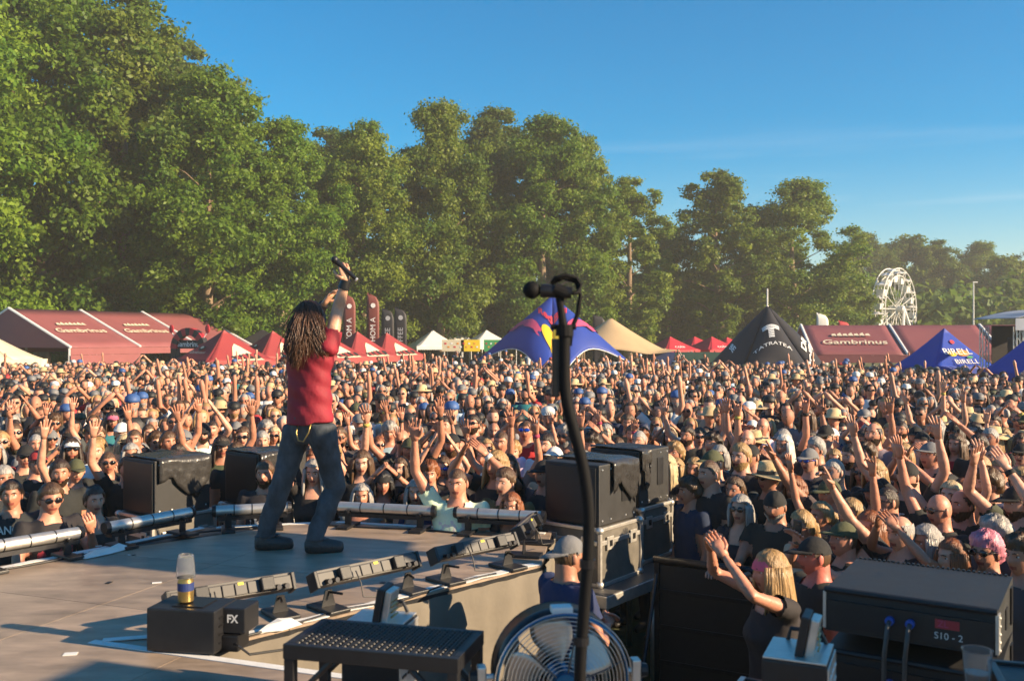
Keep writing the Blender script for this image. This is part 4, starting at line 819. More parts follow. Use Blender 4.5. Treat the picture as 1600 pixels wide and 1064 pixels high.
# ---- lamp post and ferris wheel
lp = thing('lamp_post', P(1521, HY, 90).xy.to_3d(), 'thin pale lamp post in front of the distant trees', 'lamp post'); h = P(1521, 441, 90).z
MB().tube([(0, 0, 0), (0, 0, h)], [.1, .06], 8).obj('post', M['white'], lp); MB().bbox((.15, 0, h), (.45, .14, .1), bev=.02).obj('lamp_head', M['white'], lp)
fw = thing('ferris_wheel', P(1398, HY, 104).xy.to_3d(), 'white ferris wheel in front of the distant dark trees', 'ferris wheel', rz=R(45)); RW = 4.4; CZ = 10.1 - RW
for y in (-.55, .55):
    for r_, nm in ((RW, 'rim'), (RW * .82, 'inner_rim')):
        n_ = 48; Rs = []
        for i in range(n_ + 1):
            a = 2 * PI * i / n_; Rs.append([((r_ + .06 * math.cos(q)) * math.cos(a), y + .06 * math.sin(q), CZ + (r_ + .06 * math.cos(q)) * math.sin(a)) for q in [PI / 2 * k for k in range(4)]])
        MB().rings(Rs, False).obj(nm, M['white'], fw)
    for k in range(16):
        a = 2 * PI * k / 16; MB().tube([(.3 * math.cos(a), y * .6, CZ + .3 * math.sin(a)), (RW * math.cos(a), y, CZ + RW * math.sin(a))], .035, 5).obj('spoke', M['white'], fw)
        b = a + PI / 16; MB().tube([(RW * math.cos(a), y, CZ + RW * math.sin(a)), (RW * .82 * math.cos(b), y, CZ + RW * .82 * math.sin(b))], .03, 4).obj('lattice_bar', M['white'], fw)
for k in range(16):
    a = 2 * PI * k / 16 + .1; c = Vector((RW * .97 * math.cos(a), 0, CZ + RW * .97 * math.sin(a)))
    MB().tube([c + Vector((0, -.6, 0)), c + Vector((0, .6, 0))], .06, 6).obj('axle', M['white'], fw); g = MB().rings([[c + Vector((x * s, y * s, z)) for x, y in ((-.5, -.42), (.5, -.42), (.5, .42), (-.5, .42))] for z, s in ((-1.35, .75), (-.75, 1.0), (-.7, 1.0))]).obj('gondola', M['white'], fw)
    MB().revolve(c + Vector((0, 0, -.2)), [(.7, 0), (.1, .3)], 10).obj('gondola_roof', M['white'], g); MB().tube([c + Vector((0, 0, -.7)), c], .05, 5).obj('gondola_hanger', M['white'], g)
MB().tube([(0, -1.0, CZ), (0, 1.0, CZ)], .35, 12).obj('hub', M['white'], fw)
for y in (-1.0, 1.0):
    for x in (-2.6, 2.6): MB().tube([(x, y * 1.8, 0), (0, y, CZ)], .16, 6).obj('support_leg', M['white'], fw)
# ------------------------------------------------------------------ trees
def leaf_mesh(name, clumps, n_leaf, size, seed, dens_shell=.3):
    g = np.random.default_rng(seed); cl = np.array([c[:3] for c in clumps]); cr_ = np.array([c[3] for c in clumps]); pr_ = cr_ ** 2; pr_ /= pr_.sum()
    idx = g.choice(len(cl), n_leaf, p=pr_); d = g.normal(size=(n_leaf, 3)); d[:, 2] += .25; d /= np.linalg.norm(d, axis=1)[:, None]
    rr = cr_[idx] * (dens_shell + (1 - dens_shell) * g.random(n_leaf)) * (1 + .26 * g.normal(size=n_leaf)); sq = np.array([1, 1, .72])
    p = cl[idx] + d * rr[:, None] * sq
    nrm = d + .7 * g.normal(size=(n_leaf, 3)); nrm[:, 2] += .35; nrm /= np.linalg.norm(nrm, axis=1)[:, None]
    t = np.cross(nrm, g.normal(size=(n_leaf, 3))); t /= np.linalg.norm(t, axis=1)[:, None]; b = np.cross(nrm, t); s = size * (.6 + .8 * g.random(n_leaf))[:, None]
    t *= s; b *= s * .62; bend = nrm * s * .22
    V = np.stack([p - t, p - b * 1.0 + bend * .2 - t * .1, p + t - bend, p + b + bend * .2 - t * .1], 1).reshape(-1, 3)
    me = bpy.data.meshes.new(name); me.vertices.add(len(V)); me.vertices.foreach_set('co', V.ravel()); me.loops.add(len(V)); me.loops.foreach_set('vertex_index', np.arange(len(V)))
    me.polygons.add(n_leaf); me.polygons.foreach_set('loop_start', np.arange(0, len(V), 4)); me.polygons.foreach_set('loop_total', np.full(n_leaf, 4)); me.update(calc_edges=True)
    at = me.attributes.new('tint', 'FLOAT', 'POINT'); tn = np.clip(.5 + .3 * g.normal(size=len(cl))[idx] + .2 * g.normal(size=n_leaf), 0, 1); at.data.foreach_set('value', np.repeat(tn, 4).astype(np.float32)); return me
def tree_proto(seed, H, Wd, n_leaf, size, low=.12, narrow=.5, top=1.0):
    g = random.Random(seed); tr = MB(); clumps = []
    lean = g.uniform(-.03, .03); tr.tube([(lean * H * k, math.sin(k * 4 + seed) * .012 * H, H * k * .9) for k in [i / 9 for i in range(10)]], [H * .021 * (1 - .9 * i / 9) + .02 for i in range(10)], 9)
    nl = 26
    for i in range(nl):
        q = low + (1 - low) * (i + g.random()) / nl; z = H * q; prof = math.sin(PI * min(max((q - low) / (1 - low), .02), .99) ** narrow) ** .65
        rad = Wd * prof * g.uniform(.72, 1.08); a = i * 2.4 + g.uniform(-.5, .5); z0 = max(z - rad * g.uniform(.35, .7), H * low * .6); b0 = Vector((lean * z0, 0, z0)); tip = Vector((rad * math.cos(a), rad * math.sin(a), z))
        midp = b0.lerp(tip, .5) + Vector((0, 0, rad * .08)); r0 = max(.05, H * .0075 * (1.15 - q)); tr.tube([b0, midp, tip], [r0, r0 * .6, r0 * .2], 5)
        for f in (.45, .72, 1.0):
            c = b0.lerp(tip, f); k = 2 if f > .6 else 1
            for _ in range(k * 3): clumps.append((c.x + g.uniform(-.2, .2) * Wd, c.y + g.uniform(-.2, .2) * Wd, c.z + g.uniform(-.07, .07) * H, g.uniform(.09, .23) * Wd))
    for _ in range(6): clumps.append((g.uniform(-.12, .12) * Wd, g.uniform(-.12, .12) * Wd, H * g.uniform(.9, .99), g.uniform(.12, .2) * Wd))
    crown = leaf_mesh('crown', clumps, n_leaf, size, seed); me = tr.mesh('trunk', True); return me, crown
TP = [tree_proto(11, 22, 6.2, 84000, .155, .20, .62), tree_proto(12, 22, 5.4, 80000, .15, .18, .75), tree_proto(13, 22, 6.6, 86000, .155, .18, .55), tree_proto(14, 22, 4.6, 48000, .16, .14, .9), tree_proto(15, 22, 5.8, 80000, .15, .08, .85), tree_proto(16, 14, 5.0, 30000, .20, .0, .8)]
CR = {}
def plant_tree(px, top, d, proto, lf, label, wx=1.0, rz=0, name='broadleaf_tree', group='trees behind the festival tents'):
    p = P(px, top, d); H = p.z * .94; base = 22 if proto < 5 else 14; s = H / (base * 1.0); root = thing(name, (p.x, p.y, 0), label, 'tree', group, rz); root.scale = (s * wx, s * wx, s)
    t, cr2 = TP[proto]
    for me in (t, cr2):
        if not me.materials: me.materials.append(M['bark'])
    link('trunk', t, root); o = link('crown', cr2, root); o.material_slots[0].link = 'OBJECT'; o.material_slots[0].material = M[lf]; return root
LB, LM, LD = 'leaf_bright', 'leaf_mid', 'leaf_dark'
TREES = [(-60, -60, 58, 0, LB, 'tall bright green tree standing beyond the end of the red marquee', 1.0, .4), (70, -60, 63, 2, LB, 'tallest bright green tree above the dark red marquee', .95, 1.3), (200, -10, 66, 1, LM, 'tall olive tree above the middle of the red marquee', 1.05, 2.2),
 (330, 112, 64, 2, LB, 'yellow green broad tree above the printed arch', 1.05, .9), (440, 180, 68, 4, LB, 'rounded yellow green tree directly above the singer\'s head', 1.0, 3.0), (268, 60, 80, 1, LD, 'darker tree filling the gap behind the olive tree', 1.2, 4.2),
 (570, 188, 74, 0, LM, 'olive tree behind the singer\'s raised microphone', 1.0, .2), (515, 205, 88, 1, LD, 'dark tree set back behind the singer\'s arm', 1.1, 1.0), (690, 162, 78, 2, LM, 'broad tall tree above the white food tents', .9, 2.5), (770, 170, 90, 1, LD, 'dark tree in the gap above the white tent', 1.2, 3.7),
 (850, 172, 82, 4, LB, 'big flat topped green tree above the blue star tent', 1.05, 5.0), (905, 205, 86, 0, LM, 'green tree shoulder behind the flat topped tree', .8, 2.1), (985, 272, 88, 3, LM, 'slender tree with small tufted top above the beige tent', 1.2, .7), (1045, 350, 100, 4, LD, 'lower dark tree between the two slender trees', 1.3, 1.9),
 (1122, 260, 92, 3, LM, 'slender tree with feathery top beside the black tent mast', 1.3, 4.4), (1245, 276, 94, 4, LM, 'large rounded olive tree above the black star tent', 1.35, 2.9), (1190, 330, 104, 1, LD, 'dark tree between slender and rounded olive trees', 1.3, .5), (1300, 400, 100, 5, LM, 'lower tree at the foot of the large olive tree', 1.05, 3.3)]
for (px, top, d, pr_, lf, lb, wx, rz) in TREES: plant_tree(px, top, d, pr_, lf, lb, wx, rz)
FAR = [(1355, 360, 150, LD, 'dark distant tree beside the large olive tree'), (1415, 368, 155, LD, 'dark distant tree directly behind the ferris wheel'), (1462, 376, 150, LM, 'distant olive tree one along from the ferris wheel'), (1528, 374, 158, LD, 'distant dark tree behind the lamp post'), (1578, 398, 140, LM, 'distant lower tree between lamp post and truss tower'), (1625, 382, 150, LD, 'distant tree behind the truss tower'), (1500, 412, 148, LM, 'distant low tree beside the lamp post'), (1440, 418, 150, LM, 'distant low bushy tree below the dark trees by the wheel'), (1340, 430, 146, LD, 'low dark tree between large olive tree and ferris wheel'), (1385, 440, 150, LD, 'low dark tree behind the ferris wheel base'), (1560, 430, 146, LD, 'low tree behind the truss tower canopy')]
for i, (px, top, d, lf, lb) in enumerate(FAR): plant_tree(px, top, d, (4, 5, 1)[i % 3], lf, lb, 1.25, i * 1.3, 'distant_tree', 'distant trees by the ferris wheel')
BUSH = [(20, 372, 66), (110, 392, 62), (180, 410, 68), (300, 400, 72), (380, 420, 70), (470, 400, 76), (550, 415, 72), (610, 410, 84), (660, 430, 78), (730, 420, 88), (800, 425, 80), (880, 415, 92), (945, 430, 86), (1010, 420, 96), (1075, 430, 92), (1150, 415, 96), (1215, 425, 98), (1290, 430, 104)]
BL = ['marquee gable', 'white marquee seams', 'red marquee roof', 'printed arch', 'first beer tent', 'singer\'s hair', 'brown flags', 'black flags', 'first white food tent', 'middle white food tent', 'white tent and blue tent', 'blue star tent', 'beige tent peak', 'beige tent edge', 'bright red tents', 'black star tent', 'black tent mast', 'pale red marquee']
for i, (px, top, d) in enumerate(BUSH): plant_tree(px, top, d + 11, 5, (LM, LB, LD)[i % 3], 'leafy green undergrowth directly above the ' + BL[i], 1.25, i * 1.7, 'undergrowth_bush', 'undergrowth along the tree line')
wd = leaf_mesh('wood', [(RNG.uniform(-95, 70), RNG.uniform(104, 125), RNG.uniform(1, 9), RNG.uniform(2, 3.5)) for _ in range(330)] + [(RNG.uniform(40, 130), RNG.uniform(168, 185), RNG.uniform(1, 12), RNG.uniform(3, 4.5)) for _ in range(150)], 42000, .6, 77); wd.materials.append(M[LD])
tag(link('distant_wood', wd), 'dark far wood closing the gaps behind the tree line', 'wood', kind='stuff')
# ------------------------------------------------------------------ people
def vmix(a, b, t): return a + (b - a) * t
def head_surface(d, fem=0):                # unit direction -> point on the head, face towards -Y, origin at head centre
    x, y, z = d; rx, ry, rz_ = .076, .097, .118
    if z < 0: rx *= 1 - .34 * (-z) ** 1.6 - .04 * fem; ry *= 1 - .10 * (-z) ** 2
    p = Vector((x * rx, y * ry, z * rz_))
    if y < .1:
        f = min(1, max(0, (.1 - y) / .5)); X, Z = p.x, p.z; e = math.exp
        nose = .024 * e(-(X / .0125) ** 2) * (max(0, min(1, (.028 - Z) / .055)) if Z > -.03 else max(0, 1 - (-.03 - Z) / .012))
        sock = .011 * e(-((abs(X) - .031) / .016) ** 2 - ((Z - .012) / .012) ** 2)
        brow = .005 * e(-((Z - .032) / .009) ** 2) * e(-(X / .05) ** 2)
        mouth = .006 * e(-((Z + .062) / .018) ** 2 - (X / .03) ** 2); chin = .013 * e(-((Z + .103) / .02) ** 2 - (X / .026) ** 2)
        cheek = .004 * e(-((abs(X) - .042) / .018) ** 2 - ((Z + .022) / .02) ** 2)
        p.y += f * (sock - nose - brow - mouth - chin - cheek + .006 * max(0, 1 - abs(Z) / .1))
    return p
def sph(u, v): a = 2 * PI * u - PI / 2; s = math.sin(PI * v); return Vector((s * math.cos(a), s * math.sin(a), -math.cos(PI * v)))   # u = 0 is the face
def head_mesh(mb, T, fem, nu=36, nv=30, smile=0):
    b = len(mb.v); g = []
    for k in range(nv + 1):
        for i in range(nu):
            u = i / nu; u = u + .055 * math.sin(2 * PI * u) * -1; mb.v.append(tuple(T @ head_surface(sph(u, min(max(k / nv, .004), .996)), fem)))
    for k in range(nv):
        for i in range(nu):
            j = (i + 1) % nu; f = (b + k * nu + i, b + k * nu + j, b + (k + 1) * nu + j, b + (k + 1) * nu + i); mb.f.append(f)
            c = head_surface(sph(((i + .5) / nu) - .055 * math.sin(2 * PI * (i + .5) / nu), (k + .5) / nv)); lip = c.y < -.05 and -.072 < c.z < -.053 and abs(c.x) < .026
            mb.m.append(3 if lip else 0)
    for s in (-1, 1):
        y = head_surface(Vector((s * .40, -.90, .10)).normalized()).y
        mb.ell(T @ Vector((s * .031, y + .004, .012)), (.0135, .0085, .0075), 10, 6, 1, T.to_3x3()); mb.ell(T @ Vector((s * .030, y - .002, .012)), (.0062, .0045, .0062), 8, 5, 2, T.to_3x3())
        mb.tube([T @ Vector(q) for q in ((s * .014, -.0985, .030), (s * .03, -.0945, .035), (s * .047, -.083, .029))], [.003, .0045, .0025], 6, 4)
        mb.ell(T @ Vector((s * .077, .008, -.004)), (.010, .021, .033), 8, 8, 0, T.to_3x3() @ Matrix.Rotation(s * .25, 3, 'Z'))
HAND = {'open': ([.0, .0, .0, .0], .18), 'relax': ([.55, .6, .65, .7], .06), 'horns': ([.08, 1.5, 1.5, .1], .12), 'fist': ([1.35, 1.4, 1.4, 1.35], .02), 'point': ([.05, 1.4, 1.45, 1.4], .04), 'clap': ([.12, .1, .12, .15], .05)}
def hand_mesh(mb, W_, fwd, palm, kind, s, sc=1.0, nseg=6):   # W_ wrist, fwd along the hand, palm = palm normal, s = side of the thumb
    fwd = fwd.normalized(); palm = (palm - fwd * palm.dot(fwd)).normalized(); side = fwd.cross(palm) * s; curl, spread = HAND[kind]
    Rs = []
    for t, w, h in ((-.02, .026, .022), (.02, .033, .017), (.06, .041, .015), (.088, .040, .012)):
        c = W_ + fwd * t * sc; Rs.append([c + (side * math.cos(q) * w + palm * math.sin(q) * h) * sc for q in [2 * PI * k / 8 for k in range(8)]])
    mb.rings(Rs)
    for k in range(4):
        o = (.029 - .0195 * k); ln = (.072, .080, .074, .058)[k] * sc; dr = (fwd + side * spread * (1.5 - k) * .9).normalized(); p = W_ + (fwd * .082 + side * o) * sc; pts = [p - fwd * .012 * sc]; c = curl[k]
        for j, f in enumerate((.45, .32, .23)):
            a = c * (.35 + .5 * j) if c > .5 else c * (.3 + .3 * j) + .06 * j; dd = dr * math.cos(a) + palm * math.sin(a); pts.append(p); p = p + dd * ln * f
        pts.append(p); mb.tube(pts, [.0095 * sc, .0092 * sc, .0085 * sc, .0078 * sc, .006 * sc], nseg)
    th = W_ + (fwd * .022 + side * .028) * sc; td = (fwd * .62 + side * .62 + palm * (.25 if kind in ('open', 'clap') else .75)).normalized(); t2 = (fwd * .9 + side * .2 + palm * (.15 if kind in ('open', 'clap') else .6)).normalized()
    mb.tube([th - td * .015 * sc, th + td * .028 * sc, th + td * .03 * sc + t2 * .026 * sc, th + td * .03 * sc + t2 * .05 * sc], [.014 * sc, .0115 * sc, .0098 * sc, .007 * sc], nseg)
def remesh(mb, vox, smooth=4):
    me = mb.mesh('tmp'); o = bpy.data.objects.new('tmp', me); COL.objects.link(o); md = o.modifiers.new('r', 'REMESH'); md.mode = 'VOXEL'; md.voxel_size = vox
    sm = o.modifiers.new('s', 'SMOOTH'); sm.factor = .5; sm.iterations = smooth
    dg = bpy.context.evaluated_depsgraph_get(); r = bpy.data.meshes.new_from_object(o.evaluated_get(dg)); bpy.data.objects.remove(o); bpy.data.meshes.remove(me)
    V = np.empty(len(r.vertices) * 3); r.vertices.foreach_get('co', V); V = V.reshape(-1, 3); N = np.empty(len(V) * 3); r.vertices.foreach_get('normal', N); N = N.reshape(-1, 3)
    Fs = [tuple(p.vertices) for p in r.polygons]; bpy.data.meshes.remove(r); return V, N, Fs
def seg_dist(V, a, b):
    a = np.array(a); b = np.array(b); d = b - a; t = np.clip(((V - a) @ d) / (d @ d), 0, 1); return np.linalg.norm(V - (a + t[:, None] * d), axis=1), t
def skeleton(pose, fem):
    sw = .178 if not fem else .155; J = dict(pose); out = {}
    for s, k in ((1, 'R'), (-1, 'L')):      # local +X is the viewer's right when the figure faces the camera
        sh = Vector((s * sw, .01, 1.425)); ua, fa, palm, hk = pose[k]; ua = Vector(ua).normalized(); fa = Vector(fa).normalized()
        ua = Vector((ua.x * s, ua.y, ua.z)); fa = Vector((fa.x * s, fa.y, fa.z)); sh = sh + Vector((0, 0, .035 if ua.z > .2 else 0)); el = sh + ua * .285; wr = el + fa * .25; out[k] = (sh, el, wr, fa, Vector((palm[0] * s, palm[1], palm[2])), hk, s)
    return out
def region(V, N_head_z, arms):
    lab = np.zeros(len(V), int); par = np.zeros(len(V)); best = np.full(len(V), 9.0)
    segs = [('torso', (0, 0, .95), (0, 0, 1.38), .14), ('clavR', (0, 0, 1.40), (.14, .01, 1.42), .06), ('clavL', (0, 0, 1.40), (-.14, .01, 1.42), .06), ('neck', (0, .01, 1.50), (0, 0, 1.6), .055)]
    for k in 'RL': sh, el, wr, *_ = arms[k]; segs += [('ua' + k, sh, el, .045), ('fa' + k, el, wr, .035)]
    for s in (1, -1): segs += [('th', (s * .09, 0, .88), (s * .10, 0, .50), .075), ('shin', (s * .10, 0, .50), (s * .11, .02, .1), .05), ('foot', (s * .11, .03, .05), (s * .12, -.16, .03), .04)]
    names = [x[0] for x in segs]
    for i, (nm, a, b, r) in enumerate(segs):
        d, t = seg_dist(V, a, b); d = d - r; m = d < best; best[m] = d[m]; lab[m] = i; par[m] = t[m]
    return np.array(names)[lab], par
def cloth_from(V, N, Fs, keep, off, name, m, sm=2):
    kf = [f for f in Fs if all(keep[i] for i in f)]; used = sorted({i for f in kf for i in f}); mp_i = {v: i for i, v in enumerate(used)}
    off_ = off[used][:, None] if hasattr(off, '__len__') else off
    P_ = V[used] + N[used] * off_; k = len(used); F1 = [tuple(mp_i[i] for i in f) for f in kf]
    mb = MB(); mb.v = [tuple(p) for p in P_]; mb.f = F1; mb.m = [0] * len(F1); me = mb.mesh(name, True); me.materials.append(m); return me
class Proto: pass
def make_person(pose, fem=0, yaw=0, pitch=0, sleeve=.45, vox=.0175, fat=1.0, shorts=False, base_mat=None):
    pr = Proto(); arms = skeleton(pose, fem); mb = MB()
    rows = [(.80, .13, .095), (.86, .162, .112), (.93, .172 * (1.04 if fem else 1), .118), (1.02, .152 * (.95 if fem else 1.04), .105), (1.09, .142 * (.92 if fem else 1.06), .10), (1.18, .152, .108), (1.28, .168, .118 + .012 * fem), (1.36, .178 * (.92 if fem else 1), .112), (1.42, .165 * (.92 if fem else 1), .095), (1.455, .115, .08), (1.485, .070, .066), (1.53, .060, .062), (1.60, .056, .060)]
    mb.rings([[Vector((rx * fat * math.cos(q), ry * fat * math.sin(q) + (.012 if z > 1.3 else 0) - (.012 * fem if 1.24 < z < 1.34 and math.sin(q) < 0 else 0), z)) for q in [2 * PI * k / 20 for k in range(20)]] for z, rx, ry in rows])
    for k in 'RL':
        sh, el, wr, fa, palm, hk, s = arms[k]; tk = .88 if fem else 1.0; u = (el - sh).normalized()
        mb.tube([Vector((s * .09, .008, 1.395)), sh - u * .01, sh.lerp(el, .35), sh.lerp(el, .8), el, el.lerp(wr, .25), el.lerp(wr, .7), wr, wr + fa * .02], [.06, .057 * tk, .049 * tk, .041 * tk, .039 * tk, .041 * tk, .032 * tk, .026 * tk, .024], 12)
        mb.tube([(s * .085, 0, .92), (s * .09, 0, .80), (s * .097, -.005, .62), (s * .10, -.005, .50), (s * .105, .012, .38), (s * .11, .02, .12), (s * .11, .02, .05)], [.098, .092, .072, .056, .056, .04, .042], 12)
        mb.tube([(s * .11, .055, .045), (s * .112, 0, .05), (s * .117, -.09, .036), (s * .12, -.165, .03)], [.034, .046, .042, .028], 10, flat=.85)
    V, N, Fs = remesh(mb, vox); V[:, 2] = np.maximum(V[:, 2], .004); names, par = region(V, 0, arms)
    body = MB(); body.v = [tuple(v) for v in V]; body.f = list(Fs); body.m = [0] * len(Fs)
    pr.head = Matrix.Translation((0, -.014, 1.620)) @ Matrix.Rotation(yaw, 4, 'Z') @ Matrix.Rotation(pitch, 4, 'X') @ Matrix.Diagonal((.93, .93, .93, 1))
    head_mesh(body, pr.head, fem)
    for k in 'RL': sh, el, wr, fa, palm, hk, s = arms[k]; hand_mesh(body, wr + fa * .012, pose.get('hf' + k, fa) if False else fa, palm, hk, -s if k == 'R' else -s, .92 if fem else 1.0)
    pr.body = body.mesh('body', True)
    for m in ('skin', 'eyew', 'iris', 'lip', 'brow'): pr.body.materials.append(M[m])
    isarm = np.char.startswith(names, 'ua'); upper = isarm & (par < sleeve)
    tors = np.isin(names, ['torso', 'clavR', 'clavL', 'neck']) | upper
    neckline = ((V[:, 2] > 1.482) & (np.abs(V[:, 0]) < .10)) | ((V[:, 1] < 0) & (V[:, 2] > 1.455 - .035 * fem) & (np.abs(V[:, 0]) < .055)) | ((V[:, 2] > 1.36) & (V[:, 1] < -.02) & (np.abs(V[:, 0]) < .075 * fem * (sleeve < .2)))
    low = (V[:, 2] > .83) & ~np.char.startswith(names, 'fa')
    keep = ((tors | np.isin(names, ['th'])) & low & ~neckline) | (isarm & (par < sleeve) & ~neckline)
    wob = np.sin(V[:, 2] * 37 + V[:, 0] * 22) * np.sin(V[:, 0] * 31 + V[:, 1] * 17) * .004
    off = .011 + .010 * np.clip((1.25 - V[:, 2]) / .4, 0, 1) + wob * (V[:, 2] < 1.36) + np.where(isarm, .006 + .006 * par, 0)
    pr.shirt = cloth_from(V, N, Fs, keep, off, 'shirt', M['tee']); pr.shirt_print = pr.shirt.copy(); pr.shirt_print.materials.clear(); pr.shirt_print.materials.append(M['teeprint'])
    leg = (np.isin(names, ['th', 'torso']) & (V[:, 2] < .99)) | (names == 'shin') & (V[:, 2] > (.42 if shorts else .09))
    pr.trousers = cloth_from(V, N, Fs, leg & (V[:, 2] > .09), .009 + wob * .8, 'trousers', M['cloth'])
    pr.shoes = cloth_from(V, N, Fs, (V[:, 2] < .115), .007, 'shoes', M['leather'])
    wb = MB(); sh, el, wr, fa, palm, hk, s = arms['L' if POSES and pose is POSES.get('one_up') else 'R']; wb.tube([el.lerp(wr, .86), el.lerp(wr, .98)], [.033, .031], 10); pr.band = wb.mesh('wristband', True); pr.band.materials.append(M['cloth'])
    pr.arms = arms; pr.fem = fem; return pr
Pz = {}
dn = ((.16, .0, -1), (.06, -.28, -1), (-1, 0, 0), 'relax'); cross = ((.25, -.25, -1), (-.75, -.75, .25), (0, .6, -.8), 'relax')
up1 = ((.45, -.15, .88), (-.05, -.25, 1), (0, -1, .1), 'open'); up2 = ((.65, -.2, .7), (.15, -.2, 1), (0, -1, .1), 'open'); hor = ((.35, -.3, .85), (.05, -.2, 1), (0, -1, 0), 'horns'); fist = ((.35, -.35, .8), (0, -.3, 1), (0, -1, 0), 'fist')
clp = ((.30, -.75, .35), (-.72, -.35, .78), (-1, 0, 0), 'clap'); clh = ((.38, -.55, .70), (-.55, -.25, .85), (-1, 0, 0), 'clap'); lean = ((.15, -.55, -.8), (-.25, -.95, .05), (0, 0, -1), 'relax'); phone = ((.10, -.72, .05), (-.72, -.30, .70), (-.5, -.8, 0), 'relax'); chin = ((.22, -.45, -.75), (-.35, -.55, .95), (0, 1, .2), 'fist'); pnt = ((.4, -.5, .7), (.1, -.55, .9), (0, -1, 0), 'point')
POSES = {'down': {'R': dn, 'L': dn}, 'both_up': {'R': up1, 'L': up2}, 'horns': {'R': hor, 'L': dn}, 'clap': {'R': clp, 'L': clp}, 'clap_high': {'R': clh, 'L': clh}, 'one_up': {'R': dn, 'L': up1}, 'lean': {'R': lean, 'L': lean}, 'phone': {'R': phone, 'L': phone}, 'chin': {'R': chin, 'L': cross}, 'crossed': {'R': cross, 'L': cross}, 'point': {'R': dn, 'L': pnt}, 'fist': {'R': fist, 'L': dn}}
random.seed(3)
PROTO = {}
for nm in POSES:
    PROTO[nm, 0] = make_person(POSES[nm], 0, R(random.uniform(-14, 14)), R(random.uniform(-8, 6)), fat=random.choice([1, 1.06, 1.12]))
for nm in ('down', 'both_up', 'horns', 'clap', 'clap_high', 'one_up', 'lean', 'crossed'):
    PROTO[nm, 1] = make_person(POSES[nm], 1, R(random.uniform(-14, 14)), R(random.uniform(-8, 6)), sleeve=random.choice([.05, .35, .4]))
# ---- hair, hats and glasses, all in head coordinates
def shell(name, m, inside, off, nu=40, nv=30, noise=.004, seed=1, smooth=True):
    g = random.Random(seed); idx = {}; mb = MB(); ph = [g.uniform(0, 6) for _ in range(4)]
    def vert(i, k):
        i %= nu
        if (i, k) not in idx:
            d = sph(i / nu, min(max(k / nv, .003), .997)); p = head_surface(Vector((d.x, max(d.y, -.98), d.z))); dn_ = Vector((d.x / .076, d.y / .097, d.z / .118)).normalized(); base = Vector((d.x * .076, d.y * .097, d.z * .118)) if d.z > -.1 else p
            q = off(d) + noise * (math.sin(i * 2.9 + ph[0] + k * .35) + .7 * math.sin(i * 5.3 + k * .9 + ph[1]) + g.uniform(-.5, .5)); idx[i, k] = len(mb.v); mb.v.append(tuple(base + dn_ * q))
        return idx[i, k]
    for k in range(nv):
        for i in range(nu):
            if inside(sph((i + .5) / nu, (k + .5) / nv)): mb.f.append((vert(i, k), vert(i + 1, k), vert(i + 1, k + 1), vert(i, k + 1))); mb.m.append(0)
    me = mb.mesh(name, smooth); me.materials.append(m); return me
def hl(d): return .46 if d.y < -.55 else (.46 - (d.y + .55) * 1.05 if d.y < .1 else -.22 - .45 * min((d.y - .1) / .5, 1))
HAIR = {}
HAIR['short'] = shell('hair', M['hair'], lambda d: d.z > hl(d), lambda d: .004 + .016 * min(1, max(0, (d.z - hl(d)) * 3)), noise=.0025)
HAIR['messy'] = shell('hair', M['hair'], lambda d: d.z > hl(d) - .05, lambda d: .006 + .030 * min(1, max(0, (d.z - hl(d)) * 3)), noise=.008, seed=4)
HAIR['fringe'] = shell('hair', M['hair'], lambda d: hl(d) < d.z < .55 and d.y > -.45, lambda d: .008, noise=.002, seed=5)
HAIR['cropped'] = shell('hair', M['hair'], lambda d: d.z > hl(d), lambda d: .0035, noise=.0008, seed=6)
def long_hair(name, length, spread, seed, tail=False):
    g = random.Random(seed); me = MB(); hs = shell('x', M['hair'], lambda d: d.z > (hl(d) + (.12 if d.y < -.3 else 0)), lambda d: .006 + .014 * min(1, max(0, (d.z - hl(d)) * 3)), noise=.003, seed=seed)
    me.v = [tuple(v.co) for v in hs.vertices]; me.f = [tuple(p.vertices) for p in hs.polygons]; me.m = [0] * len(me.f); bpy.data.meshes.remove(hs)
    if tail:
        pts = [Vector((0, .10, .03)), Vector((0, .135, .01)), Vector((.01, .145, -.08)), Vector((.0, .13, -.2)), Vector((0, .12, -.27))]; me.tube(pts, [.02, .03, .032, .022, .006], 9)
    else:
        n_ = 34
        for i in range(n_):
            a = R(-128 + 256 * i / (n_ - 1)); L_ = length * (1 - .25 * (abs(a) / R(128)) ** 3) * g.uniform(.85, 1.08); pts = []; w = g.uniform(.011, .017)
            for k in range(6):
                t = k / 5; rr_ = 1.0 + .10 * t + spread * t * t + .03 * math.sin(t * 5 + i); z = .05 - (L_ + .05) * t
                pts.append(Vector((math.sin(a) * .084 * rr_ * (1 + .12 * math.sin(t * PI)), math.cos(a) * .102 * rr_ + (.022 * t if abs(a) < R(80) else .01), z)))
            me.tube(pts, [w, w * 1.15, w * 1.1, w, w * .8, w * .25], 5)
    r_ = me.mesh(name, True); r_.materials.append(M['hair']); return r_
HAIR['long'] = long_hair('hair', .30, .25, 21); HAIR['shoulder'] = long_hair('hair', .17, .12, 22); HAIR['ponytail'] = long_hair('hair', .2, .1, 23, True); HAIR['very_long'] = long_hair('hair', .42, .45, 24)
BEARD = shell('beard', M['hair'], lambda d: d.y < .15 and d.z < -.28 - .35 * max(0, d.y + .5) * 0 and not (-.62 < d.z < -.42 and abs(d.x) < .26 and d.y < 0) and not (d.z > -.42 and abs(d.x) < .5 and d.y < -.3), lambda d: .010 + .010 * max(0, -d.z), noise=.003, seed=8)
HAT = {}
